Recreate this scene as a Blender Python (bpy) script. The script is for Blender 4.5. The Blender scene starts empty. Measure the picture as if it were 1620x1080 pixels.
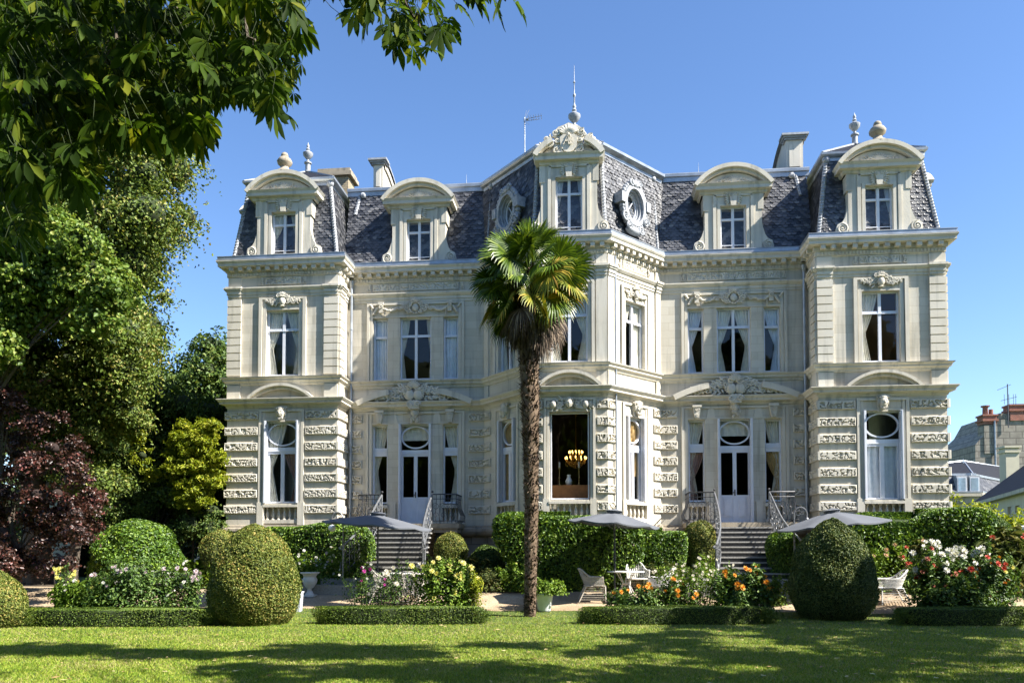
import bpy, bmesh, math, random
import numpy as np
from mathutils import Vector, Matrix, noise
R = math.radians
random.seed(7); RNG = np.random.default_rng(7)
SC = bpy.context.scene; COL = SC.collection

# ---------------------------------------------------------------- camera
FPX, HOR, PITCH, YAW, CX, DIST, EYE = 1276.15, 870.14, 0.03878, 0.10408, 0.808, 27.0, 1.6
cam = bpy.data.cameras.new('camera'); camo = bpy.data.objects.new('camera', cam); COL.objects.link(camo)
camo.location = (CX, -DIST, EYE); camo.rotation_euler = (math.pi/2+PITCH, 0, YAW)
cam.sensor_width = 36; cam.lens = FPX/1620*36
PPY = HOR-FPX*math.tan(PITCH); cam.shift_y = (PPY-540)/1620
cam.clip_end = 3000; SC.camera = camo
# ---------------------------------------------------------------- sky and sun
SUN = Vector((3.5, -1.0, 3.45)).normalized()
w = bpy.data.worlds.new('World'); SC.world = w; w.use_nodes = True
nt = w.node_tree; bg = nt.nodes['Background']; sky = nt.nodes.new('ShaderNodeTexSky')
sky.sky_type = 'NISHITA'; sky.sun_disc = False
sky.sun_elevation = math.asin(SUN.z); sky.sun_rotation = math.atan2(SUN.x, SUN.y)
sky.altitude = 300; sky.air_density = 1.0; sky.dust_density = 0.35; sky.ozone_density = 3.0
hs = nt.nodes.new('ShaderNodeHueSaturation'); hs.inputs['Saturation'].default_value = 1.12; hs.inputs['Hue'].default_value = 0.505
nt.links.new(sky.outputs[0], hs.inputs['Color']); nt.links.new(hs.outputs[0], bg.inputs[0]); bg.inputs[1].default_value = 0.09
sl = bpy.data.lights.new('sun', 'SUN'); slo = bpy.data.objects.new('sun', sl); COL.objects.link(slo)
sl.energy = 5.0; sl.angle = R(0.5); sl.color = (1.0, 0.95, 0.86)
slo.rotation_euler = SUN.to_track_quat('Z', 'Y').to_euler(); slo.location = (30, -20, 40)
SC.view_settings.view_transform = 'Standard'; SC.view_settings.look = 'None'
SC.view_settings.exposure = 1.5; SC.view_settings.gamma = 1
SC.cycles.max_bounces = 8; SC.cycles.transparent_max_bounces = 12; SC.cycles.caustics_reflective = False; SC.cycles.caustics_refractive = False

def ray(px, py):
    a = (px-810)/FPX; b = -(py-PPY)/FPX
    c, s = math.cos(PITCH), math.sin(PITCH); d = (a, c-s*b, s+c*b)
    c, s = math.cos(YAW), math.sin(YAW); return Vector((c*d[0]-s*d[1], s*d[0]+c*d[1], d[2]))
def at(px, py, Y):
    """point of the plane y=Y seen at a place of the photograph"""
    d = ray(px, py); t = (Y+DIST)/d.y; return Vector((CX, -DIST, EYE))+d*t
def gz(x, y):
    """height of the ground: the lawn lies low, the gravel rises to the house"""
    t = min(1, max(0, (y+7.2)/3.6)); return 0.45*t*t*(3-2*t)
def on_ground(px, py):
    d = ray(px, py); t = 3.0
    while t < 400:
        p = Vector((CX, -DIST, EYE))+d*t
        if p.z <= gz(p.x, p.y): return p
        t += 0.02
    return p
def ppm(Y, px=810): return FPX/((Y+DIST)*math.cos(YAW)-(px-810)/FPX*0)   # rough pixels per metre

# ---------------------------------------------------------------- helpers
class Fr:
    """vertical frame: u along a face, z up, d outward"""
    def __init__(s, x, y, ux=1, uy=0, z=0):
        l = math.hypot(ux, uy); s.x, s.y, s.ux, s.uy, s.z = x, y, ux/l, uy/l, z
    def p(s, u, z, d=0): return (s.x+u*s.ux+d*s.uy, s.y+u*s.uy-d*s.ux, s.z+z)
W0 = Fr(0, 0)
class MB:
    def __init__(s): s.V = []; s.F = []; s.T = []; s.S = []
    def add(s, vs, fs, ts=None, smooth=False):
        n = len(s.V); s.V += vs; s.T += ts if ts else [(v[0]+v[1]*.7, v[2]) for v in vs]
        s.F += [tuple(i+n for i in f) for f in fs]; s.S += [smooth]*len(fs)
    def poly(s, F, pts):
        """flat face from local (u,z,d) points, counter-clockwise from outside"""
        a, b, c = [Vector(pts[i]) for i in (0, 1, 2)]; n = (b-a).cross(c-b)
        k = max(range(3), key=lambda i: abs(n[i]))
        i, j = ((2, 1), (0, 2), (0, 1))[k]
        s.add([F.p(*q) for q in pts], [tuple(range(len(pts)))], [(q[i], q[j]) for q in pts])
    def box(s, F, u0, u1, z0, z1, d0, d1, skip=''):
        P = s.poly
        if 'f' not in skip: P(F, [(u0,z0,d1),(u1,z0,d1),(u1,z1,d1),(u0,z1,d1)])
        if 'b' not in skip: P(F, [(u1,z0,d0),(u0,z0,d0),(u0,z1,d0),(u1,z1,d0)])
        P(F, [(u0,z0,d0),(u0,z0,d1),(u0,z1,d1),(u0,z1,d0)])
        P(F, [(u1,z0,d1),(u1,z0,d0),(u1,z1,d0),(u1,z1,d1)])
        P(F, [(u0,z1,d1),(u1,z1,d1),(u1,z1,d0),(u0,z1,d0)])
        P(F, [(u0,z0,d0),(u1,z0,d0),(u1,z0,d1),(u0,z0,d1)])
    def prism(s, F, pts, d0, d1):
        """extrude a (u,z) outline, counter-clockwise, from d0 to d1"""
        s.poly(F, [(u, z, d1) for u, z in pts]); s.poly(F, [(u, z, d0) for u, z in reversed(pts)])
        n = len(pts)
        for i in range(n):
            a, b = pts[i], pts[(i+1) % n]
            s.poly(F, [(a[0],a[1],d0),(b[0],b[1],d0),(b[0],b[1],d1),(a[0],a[1],d1)])
    def lathe(s, c, prof, n=12, sx=1, sy=1, ang=0):
        """prof [(r,z)] bottom to top round the vertical through c"""
        vs = []; fs = []
        for r, z in prof:
            for k in range(n):
                a = 2*math.pi*k/n+ang; vs.append((c[0]+r*math.cos(a)*sx, c[1]+r*math.sin(a)*sy, c[2]+z))
        m = len(prof)
        for i in range(m-1):
            for k in range(n):
                a = i*n+k; b = i*n+(k+1) % n; fs.append((a, b, b+n, a+n))
        fs.append(tuple(range(n))[::-1]); fs.append(tuple((m-1)*n+k for k in range(n)))
        s.add(vs, fs, None, True)
    def tube(s, pts, r, n=6, closed=False):
        pts = [Vector(p) for p in pts]; m = len(pts); vs = []; fs = []
        rr = r if isinstance(r, (list, tuple)) else [r]*m
        t0 = (pts[1]-pts[0]).normalized(); x = t0.orthogonal().normalized()
        for i, p in enumerate(pts):
            t = (pts[(i+1) % m]-pts[i-1]) if closed else (pts[min(i+1, m-1)]-pts[max(i-1, 0)])
            if t.length < 1e-9: t = t0.copy()
            t.normalize(); x = (x-t*x.dot(t))
            x = x.normalized() if x.length > 1e-6 else t.orthogonal().normalized()
            y = t.cross(x)
            for k in range(n):
                a = 2*math.pi*k/n; vs.append(tuple(p+(x*math.cos(a)+y*math.sin(a))*rr[i]))
        for i in range(m if closed else m-1):
            for k in range(n):
                a = i*n+k; b = i*n+(k+1) % n; o = ((i+1) % m)*n
                fs.append((a, b, o+(k+1) % n, o+k))
        if not closed: fs.append(tuple(range(n))[::-1]); fs.append(tuple((m-1)*n+k for k in range(n)))
        s.add(vs, fs, None, True)
    def ball(s, c, r, n=8, m=6):
        rx, ry, rz = r if isinstance(r, (tuple, list)) else (r, r, r)
        prof = [(max(1e-4, math.sin(math.pi*i/m)), -math.cos(math.pi*i/m)*rz) for i in range(m+1)]
        s.lathe(c, prof, n, rx, ry)
    def ballF(s, F, u, z, d, r, n=7, m=5):
        """ellipsoid in a face frame, radii (u,z,d)"""
        vs = []; fs = []
        for i in range(m+1):
            th = math.pi*i/m
            for k in range(n):
                a = 2*math.pi*k/n
                vs.append(F.p(u+r[0]*math.sin(th)*math.cos(a), z+r[1]*math.cos(th)*-1, d-r[2]*math.sin(th)*math.sin(a)))
        for i in range(m):
            for k in range(n):
                a = i*n+k; b = i*n+(k+1) % n; fs.append((a, b, b+n, a+n))
        s.add(vs, fs, None, True)
    def tubeF(s, F, pts, r, n=5): s.tube([F.p(*q) for q in pts], r, n)
    def join(s, o): s.add(o.V, [f for f in o.F], o.T); s.S[-len(o.F):] = o.S
def mesh_of(name, mb, m):
    me = bpy.data.meshes.new(name); me.from_pydata(mb.V, [], mb.F)
    uv = me.uv_layers.new(name='UVMap'); vi = np.empty(len(me.loops), np.int32); me.loops.foreach_get('vertex_index', vi)
    T = np.array(mb.T, np.float32); uv.data.foreach_set('uv', T[vi].ravel())
    me.polygons.foreach_set('use_smooth', np.array(mb.S, bool))
    if any(mb.S): me.set_sharp_from_angle(angle=R(50))
    for k in (m if isinstance(m, (list, tuple)) else [m]): me.materials.append(k)
    me.update(); return me
def link(name, data, parent=None, loc=(0, 0, 0), rz=0):
    o = bpy.data.objects.new(name, data); COL.objects.link(o); o.location = loc; o.rotation_euler = (0, 0, rz)
    if parent: o.parent = parent
    return o
def obj(name, mb, m, parent=None, label=None):
    o = link(name, mesh_of(name, mb, m), parent)
    if label: o['label'] = label
    return o
def tag(o, label, cat, group=None):
    o['label'] = label; o['category'] = cat
    if group: o['group'] = group
    return o
def thing(name, label, cat, loc=(0, 0, 0), rz=0, group=None): return tag(link(name, None, None, loc, rz), label, cat, group)
def struct(o): o['kind'] = 'structure'; return o
def dup(root, loc, rz=0, label=None):
    r = root.copy(); COL.objects.link(r); r.location = loc; r.rotation_euler = (0, 0, rz)
    if label: r['label'] = label
    for ch in list(root.children):
        c = ch.copy(); COL.objects.link(c); c.parent = r
        for g in list(ch.children):
            d = g.copy(); COL.objects.link(d); d.parent = c
    return r

# ---------------------------------------------------------------- materials
def new_mat(name):
    m = bpy.data.materials.new(name); m.use_nodes = True; nt = m.node_tree
    return m, nt, nt.nodes['Principled BSDF'], nt.nodes, nt.links
def N(nt, t, **kw):
    n = nt.nodes.new(t)
    for k, v in kw.items():
        if k.startswith('i_'): n.inputs[int(k[2:]) if k[2:].isdigit() else k[2:].replace('_', ' ')].default_value = v
        else: setattr(n, k, v)
    return n
def ramp(nt, fac, stops):
    r = nt.nodes.new('ShaderNodeValToRGB'); e = r.color_ramp.elements
    while len(e) > 1: e.remove(e[-1])
    e[0].position = stops[0][0]; e[0].color = (*stops[0][1], 1)
    for p, c in stops[1:]: x = e.new(p); x.color = (*c, 1)
    nt.links.new(fac, r.inputs[0]); return r
def mul(nt, a, b, fac=1.0, mode='MULTIPLY'):
    m = nt.nodes.new('ShaderNodeMix'); m.data_type = 'RGBA'; m.blend_type = mode; m.inputs[0].default_value = fac
    for s_, i in ((a, 6), (b, 7)):
        if hasattr(s_, 'is_linked'): nt.links.new(s_, m.inputs[i])
        else: m.inputs[i].default_value = (*s_, 1)
    return m.outputs[2]
def tex(nt, kind='Object'):
    t = nt.nodes.new('ShaderNodeTexCoord'); return t.outputs[kind]
def stone_mat(name, base=(0.61, 0.565, 0.475), joints=True, dirt=0.42, rough_bump=0.25):
    m, nt, b, ns, L = new_mat(name)
    n1 = N(nt, 'ShaderNodeTexNoise', i_Scale=0.7, i_Detail=6.0, i_Roughness=0.65); L.new(tex(nt), n1.inputs[0])
    mp = N(nt, 'ShaderNodeMapping'); mp.inputs['Scale'].default_value = (5, 5, 0.35); L.new(tex(nt), mp.inputs[0])
    n2 = N(nt, 'ShaderNodeTexNoise', i_Scale=1.0, i_Detail=5.0); L.new(mp.outputs[0], n2.inputs[0])
    c = ramp(nt, n1.outputs[0], [(0.3, tuple(x*0.84 for x in base)), (0.5, base), (0.72, (base[0]*1.06, base[1]*1.09, base[2]*1.14))]).outputs[0]
    st = ramp(nt, n2.outputs[0], [(0.30, (1-dirt*1.1, 1-dirt*1.05, 1-dirt)), (0.46, (1, 1, 1))]).outputs[0]
    c = mul(nt, c, st, 0.7)
    bump = N(nt, 'ShaderNodeBump', i_Strength=rough_bump, i_Distance=0.01)
    n3 = N(nt, 'ShaderNodeTexNoise', i_Scale=22.0, i_Detail=6.0); L.new(tex(nt), n3.inputs[0])
    if joints:
        br = N(nt, 'ShaderNodeTexBrick', i_Scale=1.0); br.offset = 0.5
        br.inputs['Brick Width'].default_value = 0.72; br.inputs['Row Height'].default_value = 0.262
        br.inputs['Mortar Size'].default_value = 0.007; br.inputs['Mortar Smooth'].default_value = 0.3
        br.inputs['Color1'].default_value = (1, 1, 1, 1); br.inputs['Color2'].default_value = (0.88, 0.87, 0.845, 1); br.inputs['Mortar'].default_value = (0.8, 0.77, 0.72, 1)
        L.new(tex(nt, 'UV'), br.inputs[0]); c = mul(nt, c, br.outputs[0])
        ma = N(nt, 'ShaderNodeMath', operation='MULTIPLY_ADD'); ma.inputs[1].default_value = -0.9
        L.new(br.outputs['Fac'], ma.inputs[0]); L.new(n3.outputs[0], ma.inputs[2]); L.new(ma.outputs[0], bump.inputs['Height'])
    else: L.new(n3.outputs[0], bump.inputs['Height'])
    L.new(bump.outputs[0], b.inputs['Normal']); L.new(c, b.inputs['Base Color'])
    b.inputs['Roughness'].default_value = 0.9; b.inputs['Specular IOR Level'].default_value = 0.2
    return m
def plain(name, col, rough=0.5, metal=0.0, var=0.12, scale=6.0, bump=0.0, spec=None):
    m, nt, b, ns, L = new_mat(name)
    n1 = N(nt, 'ShaderNodeTexNoise', i_Scale=scale, i_Detail=5.0); L.new(tex(nt), n1.inputs[0])
    c = ramp(nt, n1.outputs[0], [(0.3, tuple(x*(1-var) for x in col)), (0.7, tuple(min(1, x*(1+var)) for x in col))]).outputs[0]
    L.new(c, b.inputs['Base Color']); b.inputs['Roughness'].default_value = rough; b.inputs['Metallic'].default_value = metal
    if spec is not None: b.inputs['Specular IOR Level'].default_value = spec
    if bump:
        bp = N(nt, 'ShaderNodeBump', i_Strength=bump, i_Distance=0.01); n2 = N(nt, 'ShaderNodeTexNoise', i_Scale=scale*8, i_Detail=4.0)
        L.new(tex(nt), n2.inputs[0]); L.new(n2.outputs[0], bp.inputs['Height']); L.new(bp.outputs[0], b.inputs['Normal'])
    return m
def island_mat(name, stops, rough=0.55, transl=0.0, spec=0.3, nvar=0.35, nscale=0.8, metal=0):
    """every loose piece (leaf, slate) gets its own shade; a slow noise makes patches"""
    m, nt, b, ns, L = new_mat(name)
    g = N(nt, 'ShaderNodeNewGeometry'); n1 = N(nt, 'ShaderNodeTexNoise', i_Scale=nscale, i_Detail=3.0); L.new(tex(nt), n1.inputs[0])
    mx = N(nt, 'ShaderNodeMath', operation='MULTIPLY_ADD'); mx.inputs[1].default_value = nvar*2; mx.inputs[2].default_value = -nvar
    L.new(n1.outputs[0], mx.inputs[0]); ad = N(nt, 'ShaderNodeMath', operation='ADD'); L.new(mx.outputs[0], ad.inputs[0]); L.new(g.outputs['Random Per Island'], ad.inputs[1])
    c = ramp(nt, ad.outputs[0], stops).outputs[0]
    L.new(c, b.inputs['Base Color']); b.inputs['Roughness'].default_value = rough; b.inputs['Specular IOR Level'].default_value = spec
    if transl:
        tr = N(nt, 'ShaderNodeBsdfTranslucent'); mixs = N(nt, 'ShaderNodeMixShader'); mixs.inputs[0].default_value = transl
        L.new(mul(nt, c, (1.0, 0.95, 0.35), 0.75), tr.inputs[0])
        L.new(b.outputs[0], mixs.inputs[1]); L.new(tr.outputs[0], mixs.inputs[2]); L.new(mixs.outputs[0], ns['Material Output'].inputs[0])
    return m
M = {}
M['ashlar'] = stone_mat('ashlar_stone')
M['stone'] = stone_mat('carved_stone', joints=False)
M['plinth'] = stone_mat('plinth_stone', (0.36, 0.31, 0.24), dirt=0.6, rough_bump=0.5)
M['white'] = plain('white_paint', (0.68, 0.70, 0.76), 0.4, var=0.04)
M['zinc'] = plain('zinc_sheet', (0.36, 0.39, 0.43), 0.42, 0.55, var=0.22, scale=3)
M['lead'] = plain('lead_flashing', (0.33, 0.345, 0.37), 0.6, 0.1, var=0.25, scale=9, bump=0.2)
M['slate'] = island_mat('fish_scale_slate', [(0.0, (0.025, 0.027, 0.033)), (0.45, (0.065, 0.068, 0.078)), (0.85, (0.105, 0.106, 0.116)), (1.0, (0.19, 0.188, 0.185))], 0.45, spec=0.5, nvar=0.1, nscale=0.9)
M['slateflat'] = plain('slate_roof', (0.018, 0.02, 0.028), 0.75, var=0.3, scale=8, bump=0.3, spec=0.12)
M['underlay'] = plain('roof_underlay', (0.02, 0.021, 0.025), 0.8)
M['curtain'] = plain('curtain_cloth', (0.8, 0.75, 0.64), 0.9, var=0.1)
M['net'] = plain('sheer_curtain', (0.78, 0.8, 0.84), 0.9, var=0.08)
M['gold'] = plain('gold_curtain', (0.50, 0.33, 0.13), 0.75, var=0.2)
M['pink'] = plain('rose_curtain', (0.40, 0.24, 0.19), 0.8, var=0.15)
M['room'] = plain('dim_room_wall', (0.10, 0.07, 0.05), 0.9, var=0.3, scale=1)
M['amber'] = plain('amber_room_wall', (0.36, 0.17, 0.05), 0.9, var=0.2, scale=1)
M['floor'] = plain('room_floor', (0.12, 0.07, 0.04), 0.6)
M['iron'] = plain('painted_iron', (0.17, 0.175, 0.185), 0.45, 0.3, var=0.2, scale=12)
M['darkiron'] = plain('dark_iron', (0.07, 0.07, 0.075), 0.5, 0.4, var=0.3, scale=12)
M['granite'] = plain('step_stone', (0.30, 0.29, 0.27), 0.8, var=0.2, scale=20, bump=0.3)
M['brick'] = plain('yellow_brick', (0.5, 0.42, 0.28), 0.9)
def glass_mat():
    m = bpy.data.materials.new('window_glass'); m.use_nodes = True; nt = m.node_tree; ns = nt.nodes; ns.clear(); L = nt.links
    o = ns.new('ShaderNodeOutputMaterial'); mx = ns.new('ShaderNodeMixShader'); t = ns.new('ShaderNodeBsdfTransparent'); t.inputs[0].default_value = (0.9, 0.92, 0.92, 1)
    g = ns.new('ShaderNodeBsdfGlossy'); g.inputs['Roughness'].default_value = 0.015; f = ns.new('ShaderNodeFresnel'); f.inputs[0].default_value = 1.55
    nz = N(nt, 'ShaderNodeTexNoise', i_Scale=1.6, i_Detail=1.0); bp = N(nt, 'ShaderNodeBump', i_Strength=0.25, i_Distance=0.012)
    L.new(tex(nt), nz.inputs[0]); L.new(nz.outputs[0], bp.inputs['Height']); L.new(bp.outputs[0], g.inputs['Normal'])
    ge = ns.new('ShaderNodeNewGeometry'); mr = N(nt, 'ShaderNodeMapRange'); mr.inputs['To Min'].default_value = 1.55; mr.inputs['To Max'].default_value = 1/1.55
    L.new(ge.outputs['Backfacing'], mr.inputs['Value']); L.new(mr.outputs[0], f.inputs[0])   # the same thin pane from both sides
    L.new(f.outputs[0], mx.inputs[0]); L.new(t.outputs[0], mx.inputs[1]); L.new(g.outputs[0], mx.inputs[2]); L.new(mx.outputs[0], o.inputs[0]); return m
M['glass'] = glass_mat()
def brick_mat(name, c1, c2, mortar, w_, h_, sz=0.012, coord='UV'):
    m, nt, b, ns, L = new_mat(name); br = N(nt, 'ShaderNodeTexBrick', i_Scale=1.0)
    br.inputs['Brick Width'].default_value = w_; br.inputs['Row Height'].default_value = h_; br.inputs['Mortar Size'].default_value = sz
    for k, v in (('Color1', c1), ('Color2', c2), ('Mortar', mortar)): br.inputs[k].default_value = (*v, 1)
    L.new(tex(nt, coord), br.inputs[0]); n = N(nt, 'ShaderNodeTexNoise', i_Scale=2.0, i_Detail=6.0); L.new(tex(nt), n.inputs[0])
    c = mul(nt, br.outputs[0], ramp(nt, n.outputs[0], [(0.3, (0.7, 0.68, 0.66)), (0.65, (1, 1, 1))]).outputs[0]); L.new(c, b.inputs['Base Color'])
    bp = N(nt, 'ShaderNodeBump', i_Strength=0.6, i_Distance=0.01, invert=True); L.new(br.outputs['Fac'], bp.inputs['Height']); L.new(bp.outputs[0], b.inputs['Normal'])
    b.inputs['Roughness'].default_value = 0.9; return m
M['brick'] = brick_mat('yellow_brick', (0.52, 0.43, 0.27), (0.42, 0.34, 0.22), (0.28, 0.24, 0.18), 0.23, 0.075)
M['redbrick'] = brick_mat('red_brick', (0.36, 0.10, 0.06), (0.26, 0.07, 0.045), (0.3, 0.25, 0.2), 0.23, 0.08)
# ================================================================ the mansion
A0, A1, A2, A3, PD, BD = 11.56, 7.73, 2.96, 1.17, 1.08, 2.07
PATH = [(-A0, 9), (-A0, -PD), (-A1, -PD), (-A1, 0), (-A2, 0), (-A3, -BD), (A3, -BD), (A2, 0), (A1, 0), (A1, -PD), (A0, -PD), (A0, 9)]
FP, FW, FB = Fr(0, -PD), Fr(0, 0), Fr(0, -BD)
CL = math.hypot(A2-A3, BD)
FCR, FCL = Fr(A3, -BD, A2-A3, BD), Fr(-A2, 0, A2-A3, -BD)
FIL, FIR = Fr(-A1, -PD, 0, 1), Fr(A1, 0, 0, -1)
FOL, FOR = Fr(-A0, 9, 0, -1), Fr(A0, -PD, 0, 1)
house = thing('mansion', 'large pale limestone mansion with slate mansard roofs, dormers and a canted central bay', 'mansion')
def miters(path):
    out = []; n = len(path)
    for i in range(n):
        ns = []
        for a, b in ((i-1, i), (i, i+1)):
            if a >= 0 and b < n:
                dx, dy = path[b][0]-path[a][0], path[b][1]-path[a][1]; l = math.hypot(dx, dy); ns.append((dy/l, -dx/l))
        if len(ns) == 1: out.append(ns[0])
        else:
            k = 1+ns[0][0]*ns[1][0]+ns[0][1]*ns[1][1]; out.append(((ns[0][0]+ns[1][0])/k, (ns[0][1]+ns[1][1])/k))
    return out
def offset(path, d): return [(x+m[0]*d, y+m[1]*d) for (x, y), m in zip(path, miters(path))]
def sweep(mb, path, prof):
    mt = miters(path); L = [0]
    for i in range(1, len(path)): L.append(L[-1]+math.dist(path[i], path[i-1]))
    for i in range(len(path)-1):
        for j in range(len(prof)-1):
            q = []
            t = []
            for k, (d, z) in ((i, prof[j]), (i+1, prof[j]), (i+1, prof[j+1]), (i, prof[j+1])):
                q.append((path[k][0]+mt[k][0]*d, path[k][1]+mt[k][1]*d, z)); t.append((L[k], z+d))
            mb.add(q, [(0, 1, 2, 3)], t)
def wall(mb, F, u0, u1, z0, z1, holes, th=0.36):
    us = sorted({u0, u1, *[h[0] for h in holes], *[h[1] for h in holes]}); zs = sorted({z0, z1, *[h[2] for h in holes], *[h[3] for h in holes]})
    for i in range(len(us)-1):
        for j in range(len(zs)-1):
            uc, zc = (us[i]+us[i+1])/2, (zs[j]+zs[j+1])/2
            if any(h[0] < uc < h[1] and h[2] < zc < h[3] for h in holes): continue
            mb.poly(F, [(us[i],zs[j],0),(us[i+1],zs[j],0),(us[i+1],zs[j+1],0),(us[i],zs[j+1],0)])
    for a, b, c, d in holes:
        mb.poly(F, [(a,c,0),(a,d,0),(a,d,-th),(a,c,-th)]); mb.poly(F, [(b,c,-th),(b,d,-th),(b,d,0),(b,c,0)])
        mb.poly(F, [(a,d,0),(b,d,0),(b,d,-th),(a,d,-th)]); mb.poly(F, [(a,c,-th),(b,c,-th),(b,c,0),(a,c,0)])
NS = random.random()*50
def relief(mb, F, u0, u1, z0, z1, d, depth=0.03, res=0.02, k=8.5, stretch=1.0, wd=0.16, seed=0.0):
    """block whose face is carved with wandering worm tracks"""
    nu, nz = max(2, int((u1-u0)/res)), max(2, int((z1-z0)/res)); vs = []; ts = []; fs = []
    for j in range(nz+1):
        for i in range(nu+1):
            u, z = u0+(u1-u0)*i/nu, z0+(z1-z0)*j/nz
            e = min(u-u0, u1-u, z-z0, z1-z)
            x, y, _ = F.p(u, z, 0)
            n = noise.noise(Vector(((x+y*1.3)*k*stretch, z*k+seed, seed*3+NS)))
            h = min(1, max(0, (abs(n)-wd*0.35)/(wd*0.5)))
            if e < 0.024: h = 1.0 if e > 0.001 else 0.7
            vs.append(F.p(u, z, d-depth*(1-h))); ts.append((u, z))
    for j in range(nz):
        for i in range(nu):
            a = j*(nu+1)+i; fs.append((a, a+1, a+nu+2, a+nu+1))
    mb.add(vs, fs, ts)
    mb.box(F, u0, u1, z0, z1, -0.02, d-depth*0.3, skip='fb')
def scroll(mb, F, u, z, d, r, turns=1.6, sgn=1, a0=0.0, t=0.02):
    pts = []; n = int(14*turns)
    for i in range(n+1):
        f = i/n; a = a0+sgn*f*turns*2*math.pi; rr = r*(1-0.82*f); pts.append((u+rr*math.cos(a), z+rr*math.sin(a), d+0.01*f))
    mb.tube([F.p(*q) for q in pts], [t*(1.15-0.5*i/n) for i in range(n+1)], 5)
    mb.ballF(F, u, z, d+0.005, (r*.24, r*.24, t*1.3), 6, 4)
def leaf(mb, F, u, z, d, l, w_, ang, th=0.02):
    c, s = math.cos(ang), math.sin(ang); vs = []; fs = []; n, m = 6, 4
    for i in range(m+1):
        f = math.pi*i/m
        for k in range(n):
            a = 2*math.pi*k/n; x = -math.cos(f)*l/2+l/2; y = math.sin(f)*math.cos(a)*w_/2; h = math.sin(f)*math.sin(a)*th
            vs.append(F.p(u+x*c-y*s, z+x*s+y*c, d+h+x*.08))
    for i in range(m):
        for k in range(n):
            a = i*n+k; b = i*n+(k+1) % n; fs.append((a, b, b+n, a+n))
    mb.add(vs, fs, None, True)
def foliage_relief(mb, F, u, z, hw, hh, d, side, rnd, dens=1.0):
    """acanthus spray running from the centre (u,z) outward to one side"""
    n = max(2, int(hw/0.13*dens))
    for i in range(n):
        f = (i+.5)/n; uu = u+side*hw*f; h = hh*(1-0.65*f)
        scroll(mb, F, uu, z+h*.25*math.sin(i*2.1), d+.015, h*.42, 1.4, side*(1 if i % 2 else -1), rnd.random()*6, 0.016)
        for k in range(4):
            a = rnd.uniform(-1.2, 1.2)+(0 if side > 0 else math.pi)
            leaf(mb, F, uu, z+rnd.uniform(-.5, .4)*h, d, rnd.uniform(.6, 1.0)*h*.8, h*.26, a, 0.028)
def mask(mb, F, u, z, d, s, beard=True):
    """carved head used as a keystone, s = face height"""
    mb.ballF(F, u, z, d+.03*s, (s*.34, s*.5, s*.36), 12, 9)
    mb.ballF(F, u, z+.36*s, d-.02*s, (s*.42, s*.26, s*.34), 10, 6)
    leaf(mb, F, u, z+.12*s, d+.36*s, s*.28, s*.13, -math.pi/2, s*.1)
    for k in (-1, 1):
        mb.ballF(F, u+k*.13*s, z+.14*s, d+.31*s, (s*.1, s*.035, s*.07), 6, 4)
        mb.ballF(F, u+k*.17*s, z-.1*s, d+.27*s, (s*.1, s*.1, s*.08), 6, 4)
        mb.ballF(F, u+k*.36*s, z+.05*s, d+.02*s, (s*.09, s*.3, s*.16), 6, 5)
        scroll(mb, F, u+k*.38*s, z+.42*s, d+.1*s, s*.16, 1.3, k, 0, s*.05)
    mb.ballF(F, u, z-.21*s, d+.33*s, (s*.12, s*.035, s*.05), 6, 4)
    if beard:
        for i in range(-2, 3): leaf(mb, F, u+i*.09*s, z-.28*s, d+.2*s, s*(.38-.05*abs(i)), s*.11, -math.pi/2+i*.12, s*.08)
    else: mb.ballF(F, u, z-.33*s, d+.25*s, (s*.13, s*.09, s*.1), 6, 4)
    for i in range(-3, 4): mb.ballF(F, u+i*.1*s, z+(.55-.02*i*i)*s, d+.18*s, (s*.07, s*.08, s*.08), 6, 4)
def arcband(mb, F, uc, half, z0, rise, th, d0, d1, a_from=-1.0, a_to=1.0, n=22):
    """segmental arch moulding; a_from/a_to as fractions of the half width"""
    Rr = (half*half+rise*rise)/(2*rise); zc = z0+rise-Rr; am = math.asin(half/Rr)
    P = lambda a, r, d: (uc+r*math.sin(a), zc+r*math.cos(a), d)
    a0, a1 = a_from*am, a_to*am
    for i in range(n):
        a, b = a0+(a1-a0)*i/n, a0+(a1-a0)*(i+1)/n; ro, ri = Rr, Rr-th
        mb.poly(F, [P(a, ri, d1), P(b, ri, d1), P(b, ro, d1), P(a, ro, d1)])
        mb.poly(F, [P(a, ro, d1), P(b, ro, d1), P(b, ro, d0), P(a, ro, d0)])
        mb.poly(F, [P(a, ri, d0), P(b, ri, d0), P(b, ri, d1), P(a, ri, d1)])
    for a, s in ((a0, 1), (a1, -1)):
        q = [P(a, Rr-th, d0), P(a, Rr-th, d1), P(a, Rr, d1), P(a, Rr, d0)]
        mb.poly(F, q if s > 0 else q[::-1])
    return Rr, zc
def disc_fill(mb, F, uc, half, z0, rise, d, n=20):
    Rr = (half*half+rise*rise)/(2*rise); zc = z0+rise-Rr; am = math.asin(half/Rr)
    mb.poly(F, [(uc-half, z0, d), (uc+half, z0, d)]+[(uc+Rr*math.sin(am-2*am*i/n), zc+Rr*math.cos(am-2*am*i/n), d) for i in range(1, n)])

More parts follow.
